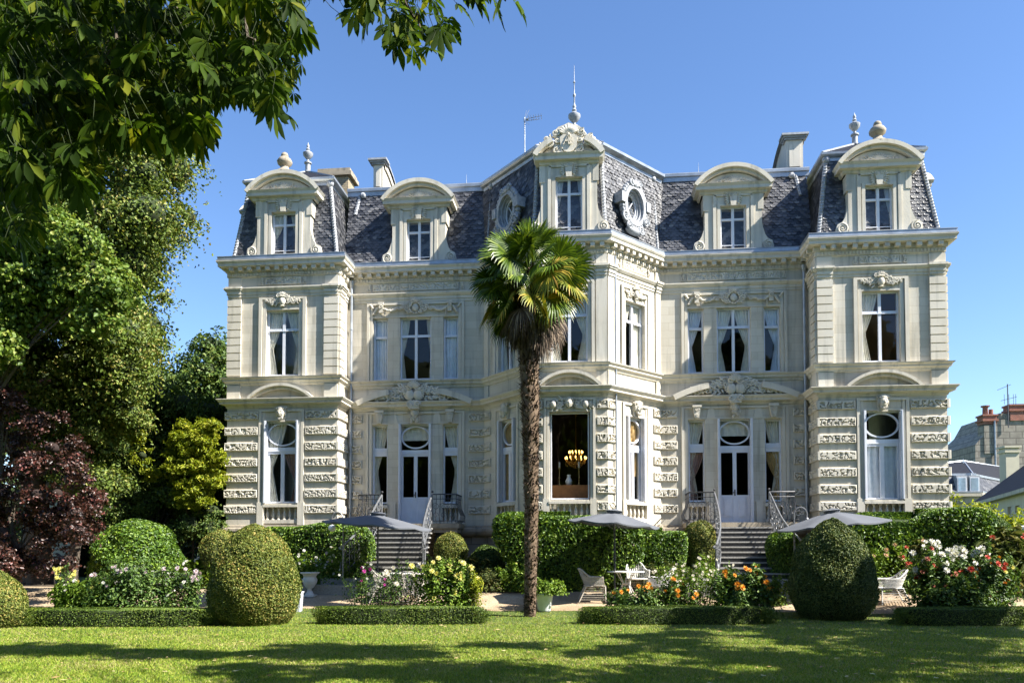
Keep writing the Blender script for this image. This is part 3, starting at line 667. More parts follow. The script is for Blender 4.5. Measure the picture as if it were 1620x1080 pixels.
for s in (-1, 1):
    cx = s*(A0+A1)/2; hw = (A0-A1)/2; y0, y1 = -PD, 4.2
    sq = lambda o, z: [(cx-hw+o, y0+o, z), (cx+hw-o, y0+o, z), (cx+hw-o, y1-o, z), (cx-hw+o, y1-o, z)]
    B, T = sq(.1, ZB), sq(.47, 14.1); mb = MB()
    for i in range(4):
        if i == 2: mb.add([B[2], B[3], T[3], T[2]], [(0, 1, 2, 3)])
        else: slates(mb, B[i], B[(i+1) % 4], T[(i+1) % 4], T[i])
    rf = obj('roof', mb, M['slate'], house)
    for i in (0, 1, 2 if s < 0 else 3): mb = MB(); hipline(mb, B[i], T[i]); obj('hip_flashing', mb, M['lead'], rf)
    P4 = [(cx-hw, y1), (cx-hw, y0), (cx+hw, y0), (cx+hw, y1)]; mb = MB()
    sweep(mb, P4, [(-.5, 14.06), (-.44, 14.08), (-.43, 14.18), (-.34, 14.2), (-.29, 14.24), (-.28, 14.31), (-.33, 14.32), (-.5, 14.32)]); obj('gutter', mb, M['zinc'], rf)
    T2 = sq(.33, 14.318); ap = (cx, 1.1, 15.45); mb = MB()
    for i in range(4): mb.add([T2[i], T2[(i+1) % 4], ap], [(0, 1, 2)])
    obj('upper_roof', mb, M['slateflat'], rf)
    mb = MB()
    for i in range(4): mb.tube([T2[i], ap], .045, 5)
    urn_finial(mb, (ap[0], ap[1], ap[2]-.05), .85); obj('finial', mb, M['lead'], rf)
    # wing
    xa, xb = sorted((s*A1, s*(A2-.6))); mb = MB(); slates(mb, (xa-.2, .1, ZB), (xb, .1, ZB), (xb, .8, 14.3), (xa-.2, .8, 14.3)) if s < 0 else slates(mb, (xa, .1, ZB), (xb+.2, .1, ZB), (xb+.2, .8, 14.3), (xa, .8, 14.3))
    rf = obj('roof', mb, M['slate'], house)
    q = [(xa-.3, 0), (xb+.3, 0)]; mb = MB(); sweep(mb, q, [(-.82, 14.26), (-.76, 14.28), (-.75, 14.42), (-.7, 14.44), (-.69, 14.53), (-.72, 14.56), (-.9, 14.57)]); obj('gutter', mb, M['zinc'], rf)
    mb = MB(); mb.add([(xa-.3, .72, 14.562), (xb+.3, .72, 14.562), (xb+.3, 4.4, 15.55), (xa-.3, 4.4, 15.55)], [(0, 1, 2, 3)]); mb.add([(xa-.3, 4.4, 15.55), (xb+.3, 4.4, 15.55), (xb+.3, 9, 14.2), (xa-.3, 9, 14.2)], [(0, 1, 2, 3)])
    obj('upper_roof', mb, M['slateflat'], rf)
    mb = MB(); mb.tube([(xa-.3, 4.4, 15.57), (xb+.3, 4.4, 15.57)], .06, 6); obj('ridge', mb, M['zinc'], rf)
    fx = at(738 if s < 0 else 1105, 270, 4.4).x; mb = MB(); mb.lathe((fx, 4.4, 15.5), [(.16, 0), (.12, .1), (.06, .18), (.06, .3), (.1, .38), (.08, .46), (.03, .52), (.03, .6), (.012, .7), (.003, 1.15)], 8); obj('finial', mb, M['lead'], rf)
    mb = MB(); xo = s*(A1-.03); a = Vector((xo, .62, 13.55)); b = Vector((xo-s*.12, .8, 14.3)); mb.tube([a, b], .07, 6); mb.ball(tuple(b+Vector((-s*.12, -.05, 0))), .11, 6, 5)
    for i in range(8): mb.ball(tuple(a.lerp(b, i/7)), (.085, .085, .03), 6, 4)
    obj('valley_flashing', mb, M['lead'], rf)
BP = [(-A2-.78*.0, 0), (-A3, -BD), (A3, -BD), (A2, 0)]
ext = lambda q: [(-A2-.86*1.2*.9, 1.2)] and q
dxy = (A2-A3)/BD
BPx = [(-A2-dxy*1.3, 1.3), (-A3, -BD), (A3, -BD), (A2+dxy*1.3, 1.3)]
B = ring(BPx, -.1, ZB); T = ring(BPx, -.38, 14.22); mb = MB()
for i in range(3):
    slates(mb, B[i], B[i+1], T[i+1], T[i])
rf = obj('roof', mb, M['slate'], house)
BROOF = rf
for i in (1, 2): mb = MB(); hipline(mb, B[i], T[i]); obj('hip_flashing', mb, M['lead'], rf)
for s in (-1, 1): mb = MB(); hipline(mb, (s*(A2-.06), 0.02, ZB), (s*(A2-.2), .42, 14.22), .05); obj('hip_flashing', mb, M['lead'], rf)
mb = MB(); sweep(mb, [(-A2-dxy*.45, .45), (-A3, -BD), (A3, -BD), (A2+dxy*.45, .45)], [(-.42, 14.18), (-.35, 14.2), (-.34, 14.3), (-.25, 14.33), (-.2, 14.38), (-.19, 14.46), (-.24, 14.47), (-.42, 14.47)]); obj('gutter', mb, M['zinc'], rf)
T2 = ring([(-A2-dxy*.5, .5), (-A3, -BD), (A3, -BD), (A2+dxy*.5, .5)], -.24, 14.466); ap = (0.1, .9, 16.15); mb = MB()
for i in range(3): mb.add([T2[i], T2[i+1], ap], [(0, 1, 2)])
mb.add([T2[3], (2, 4.4, 15.5), (-2, 4.4, 15.5), T2[0], ap], [(0, 1, 4), (1, 2, 4), (2, 3, 4)]); obj('upper_roof', mb, M['slateflat'], rf)
mb = MB()
for i in (1, 2): mb.tube([T2[i], ap], .045, 5)
urn_finial(mb, (ap[0], ap[1], ap[2]-.12), 1.0, 1.35); obj('finial', mb, M['lead'], rf)

# ---- dormers
def dormer(F, uc, bay=False, urn=False, curts=()):
    d0, d1 = -.9, .03; z0 = ZB; mb = MB(); B = mb.box; jw = .93 if not bay else .88; cw = 1.27 if not bay else 1.1
    zc = 13.42 if not bay else 13.68; zo = zc-.4
    B(F, uc-jw, uc-.42, z0, zc, d0, d1); B(F, uc+.42, uc+jw, z0, zc, d0, d1); B(F, uc-.42, uc+.42, zo, zc, d0, d1); B(F, uc-.42, uc+.42, z0, z0+.1, d0, d1+.03)
    for k in (-1, 1):
        a, b = sorted((uc+k*.42, uc+k*.52)); B(F, a, b, z0, zo+.08, d1, d1+.03)
        a, b = sorted((uc+k*.56, uc+k*.66)); B(F, a, b, z0, zc-.04, d1, d1+.045)
        a, b = sorted((uc+k*(jw-.13), uc+k*(jw+.05))); B(F, a, b, zc-.55, zc-.02, d0+.3, d1+.02)
        U = uc+k*jw                                                # volute at the foot
        pts = [(U, z0+.95), (U, z0+.02), (U+k*.34, z0+.02), (U+k*.38, z0+.16), (U+k*.33, z0+.34), (U+k*.18, z0+.42), (U+k*.1, z0+.55), (U+k*.03, z0+.78)]
        mb.prism(F, pts if k < 0 else pts[::-1], -.25, d1-.01)
        scroll(mb, F, U+k*.19, z0+.2, d1+.005, .17, 2.0, k, math.pi/2, .03)
    B(F, uc-.42, uc+.42, zo, zo+.06, d1, d1+.03); B(F, uc-.62, uc+.62, zc-.08, zc, d1, d1+.045)
    prof = [(0, zc-.03), (.06, zc), (.08, zc+.08), (.2, zc+.1), (.2, zc+.2), (.26, zc+.28), (0, zc+.3)]
    sweep(mb, [F.p(uc-cw+.24, 0, d0)[:2], F.p(uc-cw+.24, 0, d1)[:2], F.p(uc+cw-.24, 0, d1)[:2], F.p(uc+cw-.24, 0, d0)[:2]], prof)
    zz = zc+.29
    if not bay:
        arcband(mb, F, uc, cw+.02, zz, .66, .13, d0-.2, d1+.26); arcband(mb, F, uc, cw-.12, zz, .53, .1, d0, d1+.16); disc_fill(mb, F, uc, cw-.3, zz, .4, d1+.03)
        for k in (-1, 1): foliage_relief(mb, F, uc+k*.08, zz+.11, .5, .24, d1+.05, k, rnd, 1.2)
        for i in range(-4, 5): leaf(mb, F, uc, zz+.06, d1+.05, .26, .07, math.pi/2+i*.3, .04)
    else:
        arcband(mb, F, uc, cw+.02, zz, .62, .16, d0, d1+.26, -1, -.42); arcband(mb, F, uc, cw+.02, zz, .62, .16, d0, d1+.26, .42, 1)
        disc_fill(mb, F, uc, cw-.25, zz, .45, d1+.03); crestn = len(mb.V)
        mb.prism(F, [(uc-.36, zz), (uc+.36, zz), (uc+.46, zz+.3), (uc+.40, zz+.62), (uc+.50, zz+.85), (uc+.33, zz+1.08), (uc+.14, zz+1.16), (uc, zz+1.24), (uc-.14, zz+1.16), (uc-.33, zz+1.08), (uc-.50, zz+.85), (uc-.40, zz+.62), (uc-.46, zz+.3)], d1-.2, d1+.12)
        mb.prism(F, [(uc-.14, zz+.08), (uc, zz+.0), (uc+.14, zz+.08), (uc+.25, zz+.26), (uc+.27, zz+.62), (uc+.16, zz+.74), (uc, zz+.68), (uc-.16, zz+.74), (uc-.27, zz+.62), (uc-.25, zz+.26)], d1+.12, d1+.2)
        for i in range(-4, 5): leaf(mb, F, uc, zz+.72, d1+.14, .44-.02*abs(i), .13, math.pi/2+i*.27, .07)
        for k in (-1, 1):
            for (du, dz, r_) in ((.36, .16, .15), (.4, .84, .13), (.62, .4, .13), (.68, .62, .11), (.3, .02, .12), (.34, .52, .1)): scroll(mb, F, uc+k*du, zz+dz, d1+.14, r_, 1.6, k, 1, .04)
            for i in range(12): leaf(mb, F, uc+k*(.46+.04*i), zz+.78-.05*i, d1+.1, .2, .09, rnd.uniform(0, 6), .06)
            # monogram of two crossed letters
        T = lambda pts: mb.tube([F.p(uc+u_, zz+.45+z_, d1+.235) for u_, z_ in pts], .014, 5)
        T([(-.16, -.14), (-.03, .2), (.08, -.14)]); T([(-.11, -.02), (.04, -.02)])
        T([(.0, -.14), (.0, .14), (.09, .13), (.12, .08), (.09, .01), (.0, .0), (.1, -.01), (.14, -.07), (.1, -.14), (.0, -.14)])
        for i in range(-2, 3): leaf(mb, F, uc+.03*i, zz+.62, d1+.2, .16, .07, math.pi/2+i*.25, .04)
        for q in range(crestn, len(mb.V)): v = mb.V[q]; mb.V[q] = (v[0], v[1], zz+(v[2]-zz)*.8)
    # keystone ornament over the window
    mb.prism(F, [(uc-.08, zo-.02), (uc+.08, zo-.02), (uc+.13, zc-.02), (uc-.13, zc-.02)], d1, d1+.1)
    for k in (-1, 1):
        for i in range(6): leaf(mb, F, uc+k*.1, zo+.15+.03*i, d1+.03, .2, .07, (0 if k > 0 else math.pi)+k*(-.8+.3*i), .035)
        scroll(mb, F, uc+k*.08, zc-.05, d1+.1, .06, 1.4, k, 0, .018)
    dm = obj('dormer', mb, M['stone'], house)
    window(F, uc-.42, uc+.42, z0+.1, zo, 'dormer', curts, d=-.13, parent=dm)
    mb = MB(); B = mb.box; B(F, uc-.42, uc+.42, z0+.1, zo, -1.0, -.95); obj('dormer_room_wall', mb, M['room'], dm)
    if urn:
        c = F.p(uc, zz+.64, .0); mb = MB(); mb.lathe(c, [(.3, 0), (.28, .05), (.2, .1), (.14, .17), (.13, .22), (.24, .32), (.26, .4), (.2, .5), (.12, .56), (.13, .6), (.1, .68), (.04, .72)], 12); obj('stone_urn', mb, M['plinth'], dm)
    return dm
dormer(FP, -PC, urn=True, curts=[('L', 'curtain', 0, 1, 0, .55), ('R', 'curtain', 0, 1, .7, 1)]); dormer(FP, PC, urn=True, curts=[('R', 'net', 0, 1, .75, 1)])
dormer(FW, -WC+.1); dormer(FW, WC+.02); dormer(FB, 0, bay=True, curts=[('R', 'net', 0, 1, .8, 1), ('L', 'net', 0, 1, 0, .3)])
for s in (-1, 1):                                                   # oval ox-eye dormers on the canted slopes
    F = FCR if s > 0 else FCL; uc, zc = CL/2+s*.0, 12.72; mb = MB()
    ellipse_ring(mb, F, uc, zc, .36, .48, .12, -.6, -.02, 32); ellipse_ring(mb, F, uc, zc, .42, .54, .13, -.6, .08, 32); ellipse_ring(mb, F, uc, zc, .3, .42, .07, -.3, -.1, 32)
    for k in range(34):
        a = 2*math.pi*k/34; mb.ballF(F, uc+.6*math.cos(a), zc+.72*math.sin(a), -.02, (.09, .09, .1), 6, 5)
    for k in (-1, 1):
        mb.box(F, uc+k*.64-.1, uc+k*.64+.1, zc-.06, zc+.26, -.35, .12); scroll(mb, F, uc+k*.52, zc-.45, .08, .17, 1.6, k, 0, .04); scroll(mb, F, uc+k*.3, zc-.74, .06, .14, 1.6, -k, 0, .04); scroll(mb, F, uc+k*.2, zc+.72, .08, .12, 1.5, k, 0, .035)
    for i in range(-3, 4): leaf(mb, F, uc, zc+.6, .08, .24, .08, math.pi/2+i*.35, .04)
    mb.ballF(F, uc, zc-.82, -.03, (.4, .13, .14), 10, 6)
    oc = obj('oval_dormer', mb, M['lead'], house)
    mb = MB()
    ellipse_ring(mb, F, uc, zc, .26, .38, .06, -.22, -.15, 28)
    c, q = math.cos(.8), math.sin(.8)
    for a in (.8, 2.34): mb.tube([F.p(uc-.3*math.cos(a), zc-.4*math.sin(a), -.18), F.p(uc+.3*math.cos(a), zc+.4*math.sin(a), -.18)], .02, 4)
    wn = obj('window', mb, M['white'], oc)
    mb = MB(); mb.poly(F, [(uc+.3*math.cos(2*math.pi*i/28), zc+.42*math.sin(2*math.pi*i/28), -.19) for i in range(28)]); obj('pane', mb, M['glass'], wn)

# ---- chimneys, aerial, pipes
mb = MB(); c = at(527, 262, 2.6)
mb.box(W0, -9.72, -8.6, 14.2, 15.95, -3.4, -2.6); ch = obj('chimney', mb, M['brick'], house, 'yellow brick chimney with a broad capping')
mb = MB(); mb.box(W0, -9.86, -8.46, 15.95, 16.1, -3.52, -2.48); mb.box(W0, -9.8, -8.52, 16.1, 16.24, -3.46, -2.54); obj('chimney_cap', mb, M['plinth'], ch)
for s, px0, px1, ptop in ((-1, 580, 622, 253), (1, 1234, 1276, 214)):
    a, b = at(px0+(6 if s < 0 else 0), ptop, 1.4), at(px1-(16 if s < 0 else 6), ptop, 1.4); x0, x1, zt = a.x, b.x, a.z
    mb = MB(); xs0, xs1 = (x0+.12, x1) if s < 0 else (x0+.2, x1); FS = Fr(xs1, -1.4+2.8, 0, 1) if True else None
    FS = Fr(xs1, 1.4, 0, 1); L_ = 2.3; wdt = xs1-xs0
    n = 14; top = [(L_*math.sin(math.pi/2*i/n), 14.6+(zt-14.6)*math.cos(math.pi/2*i/n)) for i in range(n+1)]
    prof = [(0, 14.3), (L_, 14.3)]+top[::-1]
    mb.prism(FS, prof, -wdt, 0)
    ti = [(u*.86+.12, 14.5+(z-14.6)*.86) for u, z in top]; 
    for k, dd in ((0, .06),):
        for i in range(n):
            (u0, z0_), (u1, z1_) = top[i], top[i+1]; v0, v1 = ti[i], ti[i+1]
            mb.poly(FS, [(v0[0], v0[1], dd), (v1[0], v1[1], dd), (u1, z1_, dd), (u0, z0_, dd)][::-1] if False else [(v1[0], v1[1], dd), (u1, z1_, dd), (u0, z0_, dd), (v0[0], v0[1], dd)])
            mb.poly(FS, [(v0[0], v0[1], 0), (v0[0], v0[1], dd), (v1[0], v1[1], dd), (v1[0], v1[1], 0)])
    FF = Fr(0, 1.4); mb.box(FF, xs0+.1, xs1-.1, 14.9, zt-.35, 0, .03)
    cc = obj('chimney', mb, M['stone'], house, 'stone chimney with a curved shoulder')
    mb = MB()
    for o, z_, h_ in ((.06, zt-.2, .06), (.11, zt-.14, .06), (.17, zt-.08, .07)): mb.box(FF, xs0-o, xs1+o, z_, z_+h_, -.35, o)
    n = 12
    for i in range(n):
        (u0, z0_), (u1, z1_) = top[i], top[i+1]; mb.poly(FS, [(u0, z0_+.03, .12), (u0, z0_+.03, -wdt-.12), (u1, z1_+.03, -wdt-.12), (u1, z1_+.03, .12)][::-1]); mb.poly(FS, [(u0, z0_-.05, .12), (u1, z1_-.05, .12), (u1, z1_+.03, .12), (u0, z0_+.03, .12)][::-1] if u1 < u0 else [(u0, z0_+.03, .12), (u0, z0_-.05, .12), (u1, z1_-.05, .12), (u1, z1_+.03, .12)])
    obj('chimney_cap', mb, M['lead'], cc)
dormer(FOR, PD+1.5); dormer(FOL, 7.5)                           # dormers on the outer sides
a = at(830, 240, 1.2); t = at(830, 186, 1.2); mb = MB(); mb.tube([(a.x, 1.2, a.z-.6), (a.x, 1.2, t.z)], .022, 6)
mb.tube([(a.x-.05, 1.2, t.z-.07), (a.x+.62, 1.15, t.z-.0)], .012, 5); mb.tube([(a.x-.05, 1.2, t.z-.14), (a.x+.5, 1.15, t.z-.12)], .01, 5)
for i in range(6): x = a.x+.15+.09*i; mb.tube([(x, .98, t.z-.06+.01*i), (x, 1.36, t.z-.06+.01*i)], .007, 4); mb.tube([(x, 1.15, t.z-.16), (x, 1.15, t.z+.05)], .006, 4)
for s in (-1, 1): mb.tube([(a.x-.02, 1.2, t.z-.08), (a.x+.16, 1.2+.1*s, t.z+s*.32)], .008, 4); mb.tube([(a.x-.02, 1.2, t.z-.08), (a.x+.06, 1.2+.1*s, t.z+s*.3)], .008, 4)
mb.ball((a.x+.09, 1.2, t.z-.07), .05, 6, 5); obj('television_aerial', mb, M['zinc'], house)
for F, u, z1 in ((FW, -A1+.14, 10.9), (FW, A1-.14, 10.9), (FCR, .33, 10.8)):
    mb = MB(); r_ = .05 if F is FW else .03; mb.tube([F.p(u, .5, .1 if F is FW else .07), F.p(u, z1, .1 if F is FW else .07)], r_, 8)
    if F is FW:
        for z in (3.0, 5.2, 6.3, 7.7, 9.2): mb.lathe(F.p(u, z, .1), [(.065, 0), (.065, .07)], 8)
        mb.lathe(F.p(u, 10.7, .1), [(.05, 0), (.09, .12), (.1, .2)], 8)
    obj('drainpipe', mb, M['zinc'], house)

# ---- chandelier, candlesticks and jar in the big window's room
# ================================================================ chandelier and candles in the room
mb = MB(); P0 = at(911, 724, -.6); cxr, zr = P0.x, P0.z
for k in range(12):
    a = 2*math.pi*k/12
    for r_, dz in ((.34, -.05), (.22, .14)):
        x, y = cxr+r_*math.cos(a), -.6+r_*math.sin(a); mb.tube([(cxr, -.6, zr-.12+dz), (cxr+r_*.6*math.cos(a), -.6+r_*.6*math.sin(a), zr-.2+dz), (x, y, zr+dz)], .012, 4)
for k in range(70): a = random.random()*6.28; r_ = .34*random.random()**.5; mb.ball((cxr+r_*math.cos(a), -.6+r_*math.sin(a), zr-.1-.25*random.random()*(1-r_)), .022, 5, 4)
mb.tube([(cxr, -.6, zr-.2), (cxr, -.6, 6.8)], .015, 5)
ch = tag(obj('chandelier', mb, plain('brass', (.55, .34, .09), .3, .8)), 'golden chandelier glowing behind the large bay window', 'chandelier')
em = bpy.data.materials.new('candle_bulb'); em.use_nodes = True; e_ = em.node_tree.nodes['Principled BSDF']; e_.inputs['Emission Color'].default_value = (1, .6, .15, 1); e_.inputs['Emission Strength'].default_value = 2.2; e_.inputs['Base Color'].default_value = (.8, .5, .2, 1)
mb = MB()
for k in range(12):
    a = 2*math.pi*k/12
    for r_, dz in ((.34, -.05), (.22, .14)): mb.ball((cxr+r_*math.cos(a), -.6+r_*math.sin(a), zr+dz+.05), (.02, .02, .045), 6, 5)
obj('bulb', mb, em, ch)
mb = MB(); mb.box(FB, -.72, .72, 2.6, 3.66, -1.0, -.5); tag(obj('sideboard', mb, plain('walnut', (.36, .15, .05), .5, var=.2)), 'orange brown wooden sideboard inside the large bay window', 'sideboard')
for i, px in enumerate((885, 916)):
    p_ = at(px, 765, -BD+.72); mb = MB(); mb.lathe((p_.x, p_.y, 3.66), [(.06, 0), (.05, .02), (.015, .05), (.014, .22), (.035, .24), (.012, .28), (.012, .52), (.04, .55), (.035, .57)], 8)
    t = tag(obj('candlestick', mb, plain('brass_stick', (.5, .38, .16), .35, .7)), ('left brass candlestick, standing clear of the chandelier, in the bay window', 'right brass candlestick, standing below the chandelier, in the bay window')[i], 'candlestick', 'candlesticks on the sideboard')
    mb = MB(); mb.lathe((p_.x, p_.y, 4.23), [(.03, 0), (.03, .17), (.004, .19)], 8); obj('candle', mb, M['curtain'], t)
p_ = at(900, 770, -BD+.7); mb = MB(); mb.lathe((p_.x, p_.y, 3.66), [(.06, 0), (.1, .06), (.11, .14), (.06, .24), (.05, .28), (.07, .34)], 10); tag(obj('ginger_jar', mb, M['net']), 'small pale jar between two candlesticks in the bay window', 'jar')

# ================================================================ ground
def strip(name, x0, x1, ys, mat_, dz, wav=0):
    nx = 60; vs = []; fs = []; ts = []
    for j, y in enumerate(ys):
        for i in range(nx+1):
            x = x0+(x1-x0)*i/nx; yy = y+(wav*noise.noise(Vector((x*.9, y, 3))) if j in (0,) else 0); vs.append((x, yy, gz(x, yy)+dz)); ts.append((x, yy))
    for j in range(len(ys)-1):
        for i in range(nx): a = j*(nx+1)+i; fs.append((a, a+1, a+nx+2, a+nx+1))
    mb = MB(); mb.add(vs, fs, ts, True); return struct(obj(name, mb, mat_))
def ground_mat():
    m, nt, b, ns, L = new_mat('lawn_turf'); n1 = N(nt, 'ShaderNodeTexNoise', i_Scale=0.8, i_Detail=8.0); L.new(tex(nt), n1.inputs[0])
    n2 = N(nt, 'ShaderNodeTexNoise', i_Scale=30.0, i_Detail=4.0); L.new(tex(nt), n2.inputs[0])
    c = ramp(nt, n1.outputs[0], [(.35, (.045, .075, .012)), (.55, (.085, .13, .02)), (.72, (.14, .15, .04))]).outputs[0]
    c = mul(nt, c, ramp(nt, n2.outputs[0], [(.35, (.5, .55, .4)), (.65, (1, 1, 1))]).outputs[0]); L.new(c, b.inputs['Base Color']); b.inputs['Roughness'].default_value = 1
    bp = N(nt, 'ShaderNodeBump', i_Strength=.8, i_Distance=.03); L.new(n2.outputs[0], bp.inputs['Height']); L.new(bp.outputs[0], b.inputs['Normal']); return m
def gravel_mat():
    m, nt, b, ns, L = new_mat('gravel_path'); n1 = N(nt, 'ShaderNodeTexNoise', i_Scale=1.2, i_Detail=8.0); L.new(tex(nt), n1.inputs[0])
    v = N(nt, 'ShaderNodeTexVoronoi', i_Scale=55.0); L.new(tex(nt), v.inputs[0])
    c = ramp(nt, n1.outputs[0], [(.3, (.30, .22, .14)), (.6, (.46, .36, .24)), (.75, (.52, .43, .31))]).outputs[0]
    c = mul(nt, c, ramp(nt, v.outputs['Color'], [(.1, (.65, .62, .6)), (.8, (1.1, 1.08, 1.05))]).outputs[0]); L.new(c, b.inputs['Base Color']); b.inputs['Roughness'].default_value = .95
    bp = N(nt, 'ShaderNodeBump', i_Strength=.7, i_Distance=.012); L.new(v.outputs['Distance'], bp.inputs['Height']); L.new(bp.outputs[0], b.inputs['Normal']); return m
ysl = [-700, -150, -60, -40, -30]+[-27+i*.6 for i in range(33)]+[-7.2+i*.4 for i in range(10)]+[-3.2, 0, 20, 120, 700]
mb = MB(); xs = [-700, -150, -50]+[-40+i*2 for i in range(41)]+[50, 150, 700]; vs = [(x, y, gz(x, y)) for y in ysl for x in xs]; nx = len(xs)
mb.add(vs, [(j*nx+i, j*nx+i+1, (j+1)*nx+i+1, (j+1)*nx+i) for j in range(len(ysl)-1) for i in range(nx-1)], None, True)
struct(obj('lawn', mb, ground_mat()))
strip('gravel_path', -26, 30, [-6.35, -6.1, -5.7, -5.2, -4.8, -4.4, -4.0, -3.6, -3.2, -2.9], gravel_mat(), .006, .25)
strip('flower_bed', -26, 30, [-3.0, -2.5, -1.5, .5], plain('bed_soil', (.07, .05, .03), 1, var=.4, scale=10, bump=.6), .012, .3)
def grass(n, seed):
    g = np.random.default_rng(seed); y = -6.3-12.6*g.random(n)**1.0; half = (y+DIST)*.86
    x = CX-.10*(y+DIST)+(g.random(n)*2-1)*half*.80
    keep = g.random(n) < np.clip(1.25-((y+19)/12.5), .35, 1); x, y = x[keep], y[keep]; n = len(x)
    t = np.clip((y+7.2)/3.6, 0, 1); z = .45*t*t*(3-2*t)
    a = g.random(n)*6.283; h = .016+.022*g.random(n); w_ = .004+.004*g.random(n); lx, ly = (g.normal(size=(2, n))*.02)
    V = np.zeros((n, 3, 3)); V[:, 0] = np.stack([x-np.cos(a)*w_, y-np.sin(a)*w_, z], 1); V[:, 1] = np.stack([x+np.cos(a)*w_, y+np.sin(a)*w_, z], 1); V[:, 2] = np.stack([x+lx, y+ly, z+h], 1)
    return V
def np_mesh(name, V, mats, parent=None):
    """V (n,k,3): n loose k-sided faces"""
    n, k, _ = V.shape; me = bpy.data.meshes.new(name); me.vertices.add(n*k); me.vertices.foreach_set('co', V.astype(np.float32).ravel())
    me.loops.add(n*k); me.loops.foreach_set('vertex_index', np.arange(n*k, dtype=np.int32)); me.polygons.add(n)
    me.polygons.foreach_set('loop_start', np.arange(0, n*k, k, dtype=np.int32)); me.update(calc_edges=True)
    for m in (mats if isinstance(mats, list) else [mats]): me.materials.append(m)
    return link(name, me, parent)
M['grass'] = island_mat('grass_blade', [(0, (.11, .19, .014)), (.3, (.2, .31, .02)), (.62, (.31, .38, .035)), (.85, (.36, .34, .08)), (1, (.45, .38, .17))], .6, .25, nvar=.55, nscale=.9)
o = np_mesh('grass', grass(520000, 2), M['grass']); o['kind'] = 'stuff'

